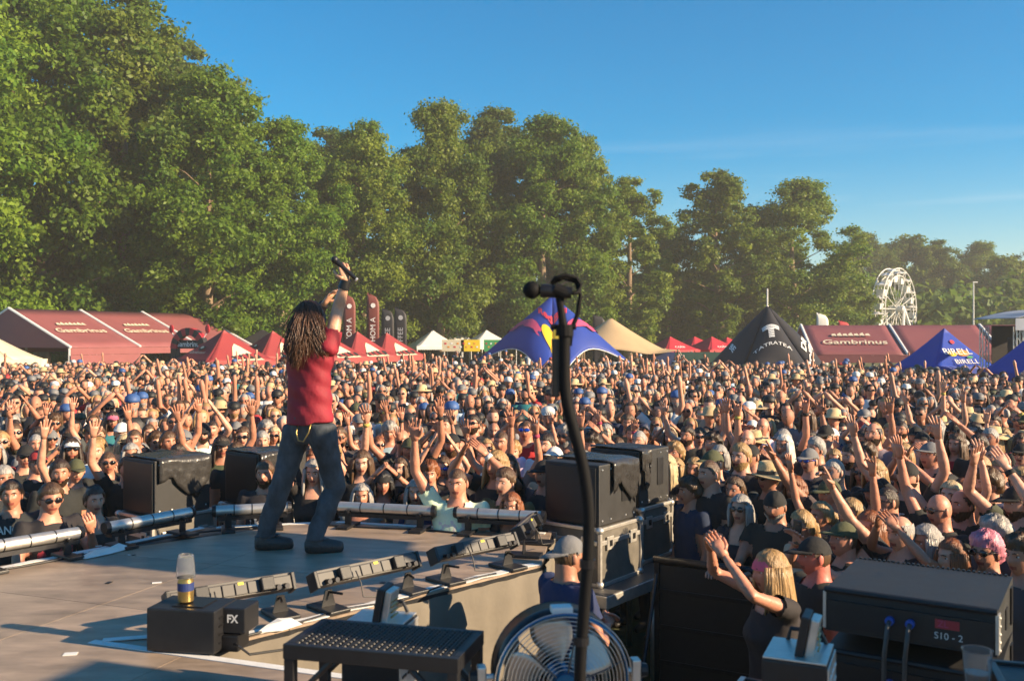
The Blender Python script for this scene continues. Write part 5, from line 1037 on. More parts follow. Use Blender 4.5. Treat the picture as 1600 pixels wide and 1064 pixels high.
cap = shell('cap', M['cloth'], lambda d: d.z > .28 - .12 * max(d.y, 0), lambda d: .012 - .004 * max(d.z - .6, 0), noise=0, seed=9); c_ = MB(); c_.v = [tuple(v.co) for v in cap.vertices]; c_.f = [tuple(p.vertices) for p in cap.polygons]; c_.m = [0] * len(c_.f)
nb = 14; Rs = []
for i in range(nb + 1):
    a = R(-64 + 128 * i / nb); e = math.cos(a * 1.35); Rs.append([(math.sin(a) * .088, -math.cos(a) * .108 - 0.0, .046), (math.sin(a) * .088, -math.cos(a) * (.108 + .05 * max(e, 0)), .044), (math.sin(a) * .09, -math.cos(a) * (.108 + .10 * max(e, 0)), .032 - .006 * math.sin(a) ** 2), (math.sin(a) * .088, -math.cos(a) * .106, .041)])
c_.rings(Rs); c_.ell((0, 0, .128), (.008, .008, .005), 8, 5); bpy.data.meshes.remove(cap); HAT['cap'] = c_.mesh('cap', True); HAT['cap'].materials.append(M['cloth'])
c2 = MB(); c2.v = [(-v[0], -v[1], v[2]) for v in c_.v]; c2.f = c_.f; c2.m = c_.m; HAT['back_cap'] = c2.mesh('cap', True); HAT['back_cap'].materials.append(M['cloth'])
sh_ = MB(); nS = 30
def hatring(r, z, wave=0): return [(r * math.cos(2 * PI * i / nS) * .92, r * math.sin(2 * PI * i / nS) * 1.08, z + wave * math.cos(4 * PI * i / nS)) for i in range(nS)]
sh_.rings([hatring(.088, .030), hatring(.14, .026, -.008), hatring(.185, .026, -.022), hatring(.188, .032, -.022), hatring(.14, .034, -.008), hatring(.096, .042), hatring(.091, .10), hatring(.080, .145), hatring(.05, .152), hatring(.012, .138)], True)
sh_.rings([hatring(.0985, .044), hatring(.0965, .075)], False, 1); HAT['straw_hat'] = sh_.mesh('straw_hat', True); HAT['straw_hat'].materials.append(M['straw']); HAT['straw_hat'].materials.append(M['leather'])
bd = shell('bandana', M['cloth'], lambda d: d.z > .18 - .2 * max(d.y, 0), lambda d: .013, noise=.0015, seed=12); HAT['bandana'] = bd
bk = MB(); bk.rings([hatring(.125, .01), hatring(.128, .014), hatring(.095, .06), hatring(.085, .13), hatring(.04, .142), hatring(.01, .143)], True); HAT['sun_hat'] = bk.mesh('sun_hat', True); HAT['sun_hat'].materials.append(M['cloth'])
gl = MB()
for s in (-1, 1):
    gl.ell((s * .034, -.101, .012), (.028, .006, .0205), 14, 8, 0, Matrix.Rotation(s * .22, 3, 'Z')); gl.tube([(s * .06, -.090, .018), (s * .079, -.04, .018), (s * .082, .01, .012)], .0032, 5, 1)
gl.tube([(-.012, -.107, .018), (.012, -.107, .018)], .003, 6, 1); GLASSES = gl.mesh('sunglasses', True); GLASSES.materials.append(M['lens']); GLASSES.materials.append(M['black'])
GLASSB = GLASSES.copy(); GLASSB.materials.clear(); GLASSB.materials.append(mat('blue_mirror_lens', (.02, .12, .75), .08, metal=.6)); GLASSB.materials.append(M['black'])
# ---- one person in the crowd
SKINS = [(.52, .24, .155), (.57, .285, .19), (.47, .205, .125), (.60, .32, .22), (.54, .235, .15), (.41, .18, .11)]
HAIRC = {'dark brown': (.035, .02, .012), 'brown': (.085, .045, .022), 'blonde': (.34, .21, .09), 'grey': (.30, .28, .26), 'black': (.012, .011, .011), 'auburn': (.20, .065, .022), 'pale blonde': (.50, .38, .22), 'pink': (.62, .22, .30), 'white': (.58, .54, .48)}
SHIRTC = {'black': (.018, .017, .018), 'charcoal': (.05, .048, .048), 'grey': (.18, .18, .18), 'white': (.70, .69, .67), 'navy': (.015, .025, .07), 'dark red': (.20, .015, .02), 'olive': (.06, .065, .03), 'pale blue': (.30, .42, .55), 'teal': (.02, .16, .18), 'red': (.42, .025, .03), 'beige': (.42, .34, .24)}
HATC = {'black': (.012, .012, .013), 'grey': (.16, .16, .165), 'red': (.36, .03, .03), 'camouflage green': (.07, .075, .035), 'white': (.65, .63, .6), 'blue': (.04, .10, .28), 'yellow': (.75, .6, .05), 'pink': (.55, .12, .2)}
PT = {'down': 'arms down', 'both_up': 'both arms raised', 'horns': 'making a horned sign', 'clap': 'clapping', 'clap_high': 'clapping high', 'one_up': 'one hand raised', 'lean': 'forearms leaning forward', 'phone': 'hands at face', 'chin': 'fist at chin', 'crossed': 'folded arms', 'point': 'pointing upwards', 'fist': 'raised fist'}
PEOPLE = []
def person(x, y, pose, fem, H, face, shirt='black', printed=False, hair='short', hc='brown', hat=None, hatc='black', glasses=0, beard=False, extra=None, label=None, skin=None, group='audience facing the stage', trous=(.02, .022, .03), z0=0):
    pr = PROTO.get((pose, fem)) or PROTO[pose, 0]; s = H / 1.75
    o = link('person', pr.body); o.location = (x, y, z0); o.rotation_euler = (0, 0, face); o.scale = (s * random.uniform(.97, 1.07), s * random.uniform(.97, 1.05), s); sk = skin or random.choice(SKINS); o.color = (*sk, 1)
    def part(nm, me, col=(1, 1, 1), Mh=None): c = link(nm, me, o); c.color = (*col, 1); c.matrix_local = Mh if Mh is not None else Matrix(); return c
    sc_ = SHIRTC[shirt]; part('shirt', pr.shirt_print if printed else pr.shirt, [c * random.uniform(.85, 1.2) for c in sc_]); part('trousers', pr.trousers, trous); part('shoes', pr.shoes)
    h_ = HAIRC[hc]
    if hair != 'bald': part('hair', HAIR['cropped' if (hat and hair in ('short', 'messy')) else hair], h_, pr.head)
    if random.random() < .4: part('wristband', pr.band, random.choice([(.02, .02, .02), (.02, .02, .02), (.4, .05, .1), (.5, .4, .1), (.6, .6, .6)]))
    if hat: part(hat if hat != 'back_cap' else 'cap', HAT[hat], HATC[hatc], pr.head)
    if glasses: part('sunglasses', GLASSES if glasses == 1 else GLASSB, (1, 1, 1), pr.head)
    if beard: part('beard', BEARD, h_, pr.head)
    hd = {'short': 'short ' + hc + ' hair', 'cropped': 'cropped ' + hc + ' hair', 'messy': 'tousled ' + hc + ' hair', 'fringe': 'bald crown', 'bald': 'shaved head', 'long': 'long ' + hc + ' hair', 'very_long': 'very long ' + hc + ' hair', 'shoulder': 'shoulder length ' + hc + ' hair', 'ponytail': hc + ' ponytail'}[hair]
    ht = {None: hd, 'cap': hatc + ' cap', 'back_cap': hatc + ' cap worn backwards', 'straw_hat': 'straw hat', 'bandana': hatc + ' bandana', 'sun_hat': hatc + ' sun hat'}[hat]
    lb = label or ('person in ' + ('printed ' if printed else '') + shirt + ' shirt, ' + ht + (', sunglasses' if glasses else '') + (', beard' if beard else '') + ', ' + PT[pose])
    tag(o, lb, 'person', group); o['trait'] = ht if hat in ('straw_hat', 'sun_hat', 'bandana') or hair in ('very_long', 'bald') else (shirt + ' shirt' if shirt not in ('black', 'charcoal') else ht); o['rare'] = 0 if hat in ('straw_hat', 'sun_hat') else (1 if shirt not in ('black', 'charcoal') else 2); PEOPLE.append((x, y)); return o
STAGE_AT = Vector((-1.5, 6.0))
def facing(x, y, jit=12): d = STAGE_AT - Vector((x, y)); d = d + Vector((.9, -1.2)) * min(1, d.length / 14) * 1.6; return math.atan2(d.x, -d.y) + R(random.uniform(-jit, jit))
random.seed(21)
def at_px(px, py, H): z = H - .12; d = F * (CAMZ - z) / (py - HY); return (px - 800) * d / F, d
def SP(px, py, H, pose, fem, push=0, **k):  # a person whose head stands at this photo pixel
    x, y = at_px(px, py, H); f = k.pop('face', None); return person(x, y, pose, fem, H, facing(x, y, 6) if f is None else f, **k)
lw = SP(18, 772, 1.72, 'down', 0, hair='short', hc='dark brown', shirt='black', label='young man in black shirt with white chest lettering beside the stage edge', face=R(28))
V, Fs = text_mesh('PANOPT', .085, bold=.002); MB().add([(v.x * .85, -.142 + 1.2 * v.x * v.x, 1.375 + v.y) for v in V], Fs).obj('lettering', M['p_white'], lw)
SP(78, 778, 1.74, 'chin', 0, hair='short', hc='brown', shirt='black', printed=True, glasses=1, label='man with sunglasses holding his fist to his mouth by the stage edge', face=R(50))
SP(147, 782, 1.64, 'down', 1, hair='ponytail', hc='dark brown', shirt='black', label='smiling woman in black top with hair tied back beside the stage', face=R(35))
SP(92, 715, 1.66, 'clap', 1, hair='long', hc='blonde', shirt='black', label='blonde long haired woman clapping near the speaker with wrinkled sheeting'); SP(40, 712, 1.76, 'down', 0, hat='cap', shirt='black', glasses=1, label='man in black cap and sunglasses behind the lettered shirt man'); SP(118, 735, 1.72, 'one_up', 0, hat='cap', hatc='camouflage green', shirt='charcoal', label='person in camouflage cap with one hand raised by the wrinkled sheeting')
SP(168, 722, 1.7, 'down', 0, glasses=1, shirt='black', hair='cropped', hc='brown'); SP(262, 690, 1.75, 'both_up', 0, shirt='black', hair='short'); SP(20, 660, 1.75, 'clap_high', 0, hair='short', hc='grey', shirt='black', glasses=1)
SP(715, 752, 1.80, 'one_up', 0, shirt='white', printed=True, hair='cropped', hc='brown', label='man in white printed shirt raising his arm behind the tube lights near the flight cases', face=R(-8))
SP(598, 755, 1.64, 'clap', 1, shirt='black', hair='shoulder', hc='black', hat='bandana', label='smiling dark haired woman with black bandana clapping at the stage edge', face=R(12)); SP(566, 722, 1.76, 'one_up', 0, hair='long', hc='brown', shirt='black', label='long haired man with one hand raised beside the singer\'s legs', face=R(5)); SP(640, 700, 1.8, 'both_up', 0, hat='cap', hatc='camouflage green', shirt='black')
SP(791, 752, 1.78, 'down', 0, hair='short', hc='brown', shirt='olive', label='young man with brown hair in olive shirt by the covered speaker'); ct = SP(852, 738, 1.78, 'down', 0, hat='cap', shirt='charcoal', label='man in black cap and shirt with white letters beside the mic stand')
V, Fs = text_mesh('CRAD', .09, bold=.003); MB().add([(v.x, -.150 + .9 * v.x * v.x, 1.27 + v.y) for v in V], Fs).obj('lettering', M['p_white'], ct)
SP(800, 792, 1.62, 'down', 1, hair='shoulder', hc='auburn', shirt='black', label='person with shoulder length auburn hair just behind the tube light by the flight cases', face=R(-20)); SP(757, 715, 1.74, 'horns', 0, hair='bald', shirt='black')
SP(1080, 768, 1.66, 'down', 0, hair='messy', hc='brown', shirt='navy', label='man with tousled brown hair turned away beside the outer speaker', face=R(-70)); SP(1086, 733, 1.66, 'down', 1, hair='long', hc='blonde', shirt='black', label='blonde woman in black behind the man with tousled hair')
SP(1110, 738, 1.82, 'down', 0, hair='cropped', hc='brown', shirt='black'); SP(1150, 765, 1.7, 'down', 1, hair='ponytail', hc='brown', shirt='black', label='woman with brown hair up near the barrier'); SP(1158, 796, 1.64, 'lean', 1, hair='shoulder', hc='grey', shirt='black', glasses=1, label='grey haired woman in round sunglasses leaning on the barrier', face=R(-28))
SP(1212, 790, 1.70, 'lean', 0, hat='bandana', shirt='black', beard=True, hc='grey', label='grey bearded man in dark bandana leaning on the barrier', face=R(-35)); SP(1203, 745, 1.78, 'down', 0, hat='straw_hat', glasses=1, shirt='black', label='man in dark sunglasses and straw hat behind the bandana man'); SP(1245, 765, 1.68, 'down', 1, hair='long', hc='auburn', shirt='black', label='woman with long auburn hair behind the barrier')
SP(1226, 695, 1.80, 'down', 0, hair='very_long', hc='white', beard=True, shirt='black', printed=True, label='man with very long white hair and beard in printed black shirt'); SP(1266, 718, 1.78, 'down', 0, hat='cap', hatc='grey', glasses=2, shirt='black', label='man in grey cap and blue mirrored sunglasses'); SP(1305, 735, 1.80, 'down', 0, hair='cropped', hc='grey', beard=True, shirt='black', label='tall grey bearded man with cropped hair behind the barrier')
SP(1368, 738, 1.76, 'down', 0, hair='shoulder', hc='blonde', shirt='black'); SP(1420, 742, 1.82, 'both_up', 0, hat='back_cap', beard=True, hc='dark brown', shirt='black', printed=True, label='bearded man in backwards cap with both arms raised and printed shirt'); SP(1368, 770, 1.66, 'down', 0, hat='cap', shirt='black', label='boy in black cap in front of the bearded man with raised arms')
SP(1362, 825, 1.68, 'down', 1, hair='long', hc='auburn', shirt='black', glasses=0, label='woman with long auburn hair seen in profile close to the phone', face=R(-70)); SP(1298, 770, 1.72, 'point', 0, hat='cap', hatc='camouflage green', shirt='charcoal', label='man in camouflage cap with hand raised to point by the barrier'); SP(1470, 795, 1.74, 'one_up', 0, hair='bald', glasses=1, shirt='black', label='man with shaved head and sunglasses raising one hand behind the speaker stack')
SP(1545, 755, 1.76, 'down', 0, hair='messy', hc='brown', glasses=0, shirt='navy'); SP(1530, 695, 1.82, 'down', 0, hair='short', hc='dark brown', shirt='black', glasses=1); SP(1512, 650, 1.80, 'one_up', 0, hat='straw_hat', shirt='white', label='man in straw hat and white shirt, hand raised'); SP(1470, 665, 1.76, 'both_up', 0, hat='straw_hat', glasses=1, shirt='black'); SP(1180, 690, 1.74, 'one_up', 0, hat='straw_hat', shirt='black')
SP(1276, 868, 1.68, 'down', 0, hat='cap', shirt='black', label='man in black cap, skin painted as red lit, beside the clapping blonde woman', face=R(-75), skin=(.55, .15, .11)); gw = SP(1208, 893, 1.68, 'clap', 1, hair='long', hc='blonde', hat='bandana', hatc='pink', shirt='black', label='blonde woman with pink headband clapping high in the pit', face=R(-80))  # red light on the capped man is put into his skin colour
SP(1320, 842, 1.66, 'phone', 0, hat='cap', hatc='camouflage green', shirt='black', label='man in dark green cap holding up a phone', face=R(-70)); SP(1450, 848, 1.66, 'clap', 1, hair='shoulder', hc='grey', shirt='black', label='grey haired woman clapping directly behind the speaker stack', face=R(-70)); SP(1490, 872, 1.62, 'down', 1, hair='long', hc='auburn', shirt='charcoal', label='auburn haired woman whose head shows just above the speaker stack', face=R(-80)); SP(1543, 862, 1.66, 'down', 1, hair='messy', hc='pink', shirt='black', glasses=1, label='woman with pink hair and sunglasses behind the speaker stack', face=R(-60)); SP(1556, 836, 1.68, 'down', 0, hair='messy', hc='grey', shirt='charcoal', label='person with tousled grey hair behind the pink haired woman', face=R(-60)); SP(1598, 868, 1.7, 'down', 0, hair='messy', hc='brown', shirt='charcoal', label='brown haired person at the end of the speaker stack', face=R(-60)); SP(1410, 832, 1.72, 'point', 0, hair='fringe', hc='grey', shirt='black', label='balding man pointing up beside the grey haired woman', face=R(-65))
# phones, a patterned paddle and a security man
def phone_obj(x, y, z, rz, label): o = thing('phone', (x, y, z), label, 'phone', rz=rz); MB().bbox((0, 0, 0), (.075, .010, .15), bev=.004).obj('phone_body', M['black'], o); MB().box((0, .0056, 0), (.066, .001, .136)).obj('phone_screen', M['lens'], o); MB().ell((.02, -.006, .055), (.009, .003, .009), 8, 5).obj('phone_camera', M['lens'], o)
def hands_of(x, y, pose, H, face): pr = PROTO[pose, 0]; a = pr.arms; m = (a['R'][2] + a['R'][3] * .09 + a['L'][2] + a['L'][3] * .09) / 2; s = H / 1.75; m = Matrix.Rotation(face, 3, 'Z') @ (m * s); return x + m.x, y + m.y, m.z
x, y = at_px(1320, 842, 1.66); q = hands_of(x, y, 'phone', 1.66, R(-70)); phone_obj(q[0], q[1], q[2] + .02, R(-70), 'black phone held up by the man in the green cap')
sg = person(.31, 5.35, 'crossed', 0, 1.70, R(120), shirt='navy', hair='cropped', hc='brown', hat='back_cap', hatc='grey', label='security man in grey cap standing in the pit behind the fan', group='stage crew')
# ---- the audience: individuals near the stage, the rest as one mass
def in_poly(p, poly, grow=.0):
    c = Vector((sum(q[0] for q in poly) / len(poly), sum(q[1] for q in poly) / len(poly))); ins = False; n_ = len(poly); pts = [(c.x + (q[0] - c.x) * (1 + grow), c.y + (q[1] - c.y) * (1 + grow)) for q in poly]
    for i in range(n_):
        (x1, y1), (x2, y2) = pts[i], pts[(i + 1) % n_]
        if (y1 > p[1]) != (y2 > p[1]) and p[0] < (x2 - x1) * (p[1] - y1) / (y2 - y1) + x1: ins = not ins
    return ins
def blocked(x, y):
    if in_poly((x, y), THRUST, .13) or y < edge_y(x) + .35: return True
    if any((x - a) ** 2 + (y - b) ** 2 < r * r for a, b, r in EXCL): return True
    if -2.2 < x < 1.25 and y < 7.9: return True          # security pit
    if 1.0 < x < 1.95 and 7 < y < 8.3: return True
    if 1.2 < x < 2.6 and y < 7.35 - .58 * (x - 1.3) and x < 1.9: return True
    if x < -2.2 and y < 8.05: return True
    if x > 1.2 and y < 6.1 and x < 3.2: return True
    return False
cells = {}
def near(x, y, r):
    cx, cy = int(x // 1), int(y // 1)
    return any((x - a) ** 2 + (y - b) ** 2 < r * r for i in (-2, -1, 0, 1, 2) for j in (-2, -1, 0, 1, 2) for a, b in cells.get((cx + i, cy + j), ()))
def put(x, y): cells.setdefault((int(x // 1), int(y // 1)), []).append((x, y))
for a, b in PEOPLE: put(a, b)
spots = []; g = random.Random(99)
for _ in range(150000):
    d = math.sqrt(g.uniform(4.6 ** 2, 64 ** 2)); w = .57 * d + .6; x = g.uniform(-w, w)
    rmin = .38 if d < 14 else (.40 if d < 26 else (.43 if d < 38 else 1.9))
    if blocked(x, d) or near(x, d, rmin): continue
    if d > 39 and (x < -.34 * d or x > .25 * d): continue
    put(x, d); spots.append((x, d))
spots.sort(key=lambda q: q[1]); NEAR = spots[:300 - len(PEOPLE)]; FARP = spots[300 - len(PEOPLE):]
random.seed(5)
def traits(g):
    fem = g.random() < .36; t = dict(fem=int(fem)); t['pose'] = g.choices(['down', 'crossed', 'clap', 'clap_high', 'both_up', 'one_up', 'horns', 'point', 'fist', 'phone', 'chin'] , [.62, .12, .06, .02, .03, .055, .025, .02, .015, .02, .05])[0]
    if fem and ('%s' % t['pose'], 1) not in PROTO: t['pose'] = 'down'
    t['H'] = g.gauss(1.66, .05) if fem else g.gauss(1.78, .06); t['shirt'] = g.choices(list(SHIRTC), [.50, .12, .09, .08, .06, .02, .03, .03, .01, .02, .04])[0]; t['printed'] = g.random() < .5 and t['shirt'] in ('black', 'charcoal', 'grey', 'white', 'navy')
    if fem: t['hair'] = g.choice(['long', 'shoulder', 'ponytail', 'long', 'messy']); t['hc'] = g.choice(['blonde', 'brown', 'dark brown', 'auburn', 'blonde', 'pale blonde', 'black', 'grey'])
    else: t['hair'] = g.choices(['short', 'cropped', 'bald', 'fringe', 'messy', 'long'], [.34, .26, .13, .08, .08, .11])[0]; t['hc'] = g.choice(['brown', 'dark brown', 'grey', 'blonde', 'brown', 'dark brown']); t['beard'] = g.random() < .35
    if g.random() < (.34 if not fem else .13): t['hat'] = g.choices(['cap', 'back_cap', 'straw_hat', 'sun_hat', 'bandana'], [.66, .11, .06, .04, .13])[0]; t['hatc'] = g.choices(list(HATC), [.62, .15, .03, .10, .05, .03, .01, .01])[0]
    t['glasses'] = 0 if g.random() > .30 else (1 if g.random() < .93 else 2); return t
for x, y in NEAR: t = traits(g); person(x, y, t.pop('pose'), t.pop('fem'), t.pop('H'), facing(x, y), **t)
from collections import defaultdict
by = defaultdict(list); SHORT = {}
CROWD = [o for o in bpy.data.objects if o.name.split('.')[0] == 'person' and o.get('group') == 'audience facing the stage']
for o in CROWD: by[o['label']].append(o)
for lb, os_ in by.items():
    if len(os_) < 2: continue
    for o in os_:
        nb_ = sorted((q for q in CROWD if q is not o and q.get('trait')), key=lambda q: (q.location - o.location).length)[:6]
        nb_ = sorted(nb_, key=lambda q: q['rare'])[0]
        o['label'] = lb + ', beside ' + nb_['trait']
for o in CROWD:
    w = o['label'].split()
    if len(w) > 16: o['label'] = ' '.join(w[:16]).rstrip(',')
    for k in ('trait', 'rare'):
        if k in o: del o[k]
# ---- the mass farther back: light meshes joined into one
def far_variant(g, t, lod=0):
    n8, n6, nh = (8, 6, 10) if lod == 0 else (6, 4, 7)
    mb = MB(); arms = skeleton(POSES[t['pose']], t['fem']); fem = t['fem']
    rows = [(.02, .13, .10), (.5, .15, .10), (.9, .17, .115), (1.08, .15, .10), (1.28, .17, .115), (1.40, .165, .10), (1.465, .09, .07)]
    mb.rings([[Vector((rx * math.cos(q), ry * math.sin(q), z)) for q in [2 * PI * k / n8 for k in range(n8)]] for z, rx, ry in rows], True, 2)
    for i, f in enumerate(mb.f):
        if max(mb.v[k][2] for k in f) <= .91: mb.m[i] = 3
    mb.tube([(0, .01, 1.45), (0, .005, 1.56)], .055, n6, 0)
    for k in 'RL':
        sh, el, wr, fa, palm, hk, s = arms[k]; m_ = sh.lerp(el, .5); mb.tube([Vector((s * .10, .0, 1.40)), sh, m_], [.06, .058, .056], n6, 2); mb.tube([m_, el, wr, wr + fa * .08, wr + fa * .16], [.044, .04, .03, .04, .022], n6, 0)
    hc_ = Vector((0, -.014, 1.620)); nu, nv = (12, 10) if lod == 0 else (8, 7); b = len(mb.v)
    for k in range(nv + 1):
        for i in range(nu): mb.v.append(tuple(hc_ + head_surface(sph(i / nu, min(max(k / nv, .01), .99)), fem)))
    for k in range(nv):
        for i in range(nu):
            j = (i + 1) % nu; mb.f.append((b + k * nu + i, b + k * nu + j, b + (k + 1) * nu + j, b + (k + 1) * nu + i)); d = sph((i + .5) / nu, (k + .5) / nv)
            mb.m.append(1 if (t['hair'] not in ('bald',) and d.z > hl(d) + .1) or (t.get('beard') and d.z < -.45 and d.y < .1) else 0)
    lab = 1
    if t['hair'] in ('long', 'shoulder', 'ponytail', 'messy') or t['hair'] == 'short':
        L_ = {'long': -.26, 'shoulder': -.15, 'ponytail': -.1, 'messy': -.04, 'short': -.02}[t['hair']]; Rs = []
        for k in range(5):
            z = .10 + (L_ - .10) * k / 4; f = (.62, 1.0, 1.08, 1.12, .9)[k]; Rs.append([hc_ + Vector((math.sin(a) * .088 * f, math.cos(a) * .108 * f, z)) for a in [R(-115 + 230 * i / (nh - 1)) for i in range(nh)]] + [hc_ + Vector((math.sin(a) * .06 * f, math.cos(a) * .06 * f, z)) for a in [R(115 - 230 * i / 2) for i in range(3)]])
        mb.rings(Rs, True, 1)
    hat = t.get('hat')
    if hat in ('cap', 'back_cap', 'bandana', 'sun_hat'):
        mb.rings([[hc_ + Vector((r_ * math.cos(q) * .084, r_ * math.sin(q) * .106, z)) for q in [2 * PI * i / n8 for i in range(n8)]] for r_, z in ((1.06 if hat != 'sun_hat' else 1.5, .03), (1.08, .06), (.95, .10), (.5, .132), (.1, .136))], True, 4)
        if hat == 'cap': mb.add([hc_ + Vector(p) for p in ((-.07, -.08, .04), (.07, -.08, .04), (.05, -.175, .03), (-.05, -.175, .03), (-.07, -.08, .05), (.07, -.08, .05), (.05, -.175, .036), (-.05, -.175, .036))], [(3, 2, 1, 0), (4, 5, 6, 7), (0, 1, 5, 4), (1, 2, 6, 5), (2, 3, 7, 6), (3, 0, 4, 7)], 4)
    elif hat: mb.rings([[hc_ + Vector((r_ * math.cos(q), r_ * 1.1 * math.sin(q), z)) for q in [2 * PI * i / nh for i in range(nh)]] for r_, z in ((.085, .035), (.18, .03), (.18, .037), (.094, .045), (.085, .12), (.05, .145), (.01, .14))], True, 5)
    if t['glasses']: 
        for s in (-1, 1): mb.ell(hc_ + Vector((s * .034, -.099, .012)), (.029, .009, .021), 6, 3, 6)
    else:
        for s in (-1, 1): mb.ell(hc_ + Vector((s * .031, -.090, .014)), (.014, .006, .007), 5, 2, 7)
    mb.ell(hc_ + Vector((0, -.096, -.062)), (.022, .006, .006), 5, 2, 8)
    V = np.array([tuple(v) for v in mb.v]); 
    return V, mb.f, mb.m, t
g2 = random.Random(17); VAR = []
for _ in range(110):
    t = traits(g2)
    if t['pose'] in ('both_up', 'one_up', 'horns', 'clap_high', 'fist', 'point') and g2.random() < .92: t['pose'] = 'down'
    VAR.append((far_variant(g2, t), far_variant(g2, t, 1)))
aV = []; aF = []; aC = []; base = 0
for x, y in FARP:
    V, Fs, ms, t = VAR[g2.randrange(len(VAR))][0 if y < 17.5 else 1]; H = (t['H'] + g2.gauss(0, .04)); s = H / 1.75; f = facing(x, y, 18); c, sn = math.cos(f), math.sin(f); Wv = V * np.array([s * 1.04, s * 1.04, s]); Q = np.empty_like(Wv); Q[:, 0] = Wv[:, 0] * c - Wv[:, 1] * sn + x; Q[:, 1] = Wv[:, 0] * sn + Wv[:, 1] * c + y; Q[:, 2] = Wv[:, 2]
    t2 = traits(g2); sc_ = SHIRTC[t2['shirt']]; pal = [g2.choice(SKINS), HAIRC[t['hc']], sc_, (.025, .027, .035), HATC[t.get('hatc', 'black')], (.56, .41, .22), (.01, .01, .012), (.06, .04, .03), (.26, .08, .07)]; k_ = g2.uniform(.85, 1.15)
    pal = [tuple(min(1, q * k_) for q in p) + (1,) for p in pal]; aV.append(Q); aF += [tuple(i + base for i in fc_) for fc_ in Fs]; aC += [pal[m_] for m_ in ms]; base += len(V)
me = bpy.data.meshes.new('audience'); AV = np.concatenate(aV); ls = np.array([len(f) for f in aF]); li = np.fromiter((i for f in aF for i in f), int)
me.vertices.add(len(AV)); me.vertices.foreach_set('co', AV.ravel()); me.loops.add(len(li)); me.loops.foreach_set('vertex_index', li); me.polygons.add(len(aF)); me.polygons.foreach_set('loop_start', np.concatenate([[0], np.cumsum(ls)[:-1]])); me.polygons.foreach_set('loop_total', ls); me.update(calc_edges=True)
me.polygons.foreach_set('use_smooth', np.ones(len(aF), bool)); at = me.attributes.new('tone', 'FLOAT_COLOR', 'FACE'); at.data.foreach_set('color', np.array(aC, np.float32).ravel())
me.materials.append(mat('audience_colours', rough=.6, attr='tone', noise=.08, nscale=20)); tag(link('audience', me), 'dense audience filling the field between stage and tents', 'crowd', kind='stuff')
print('PEOPLE', len(PEOPLE), 'FAR', len(FARP), 'faces', len(aF))
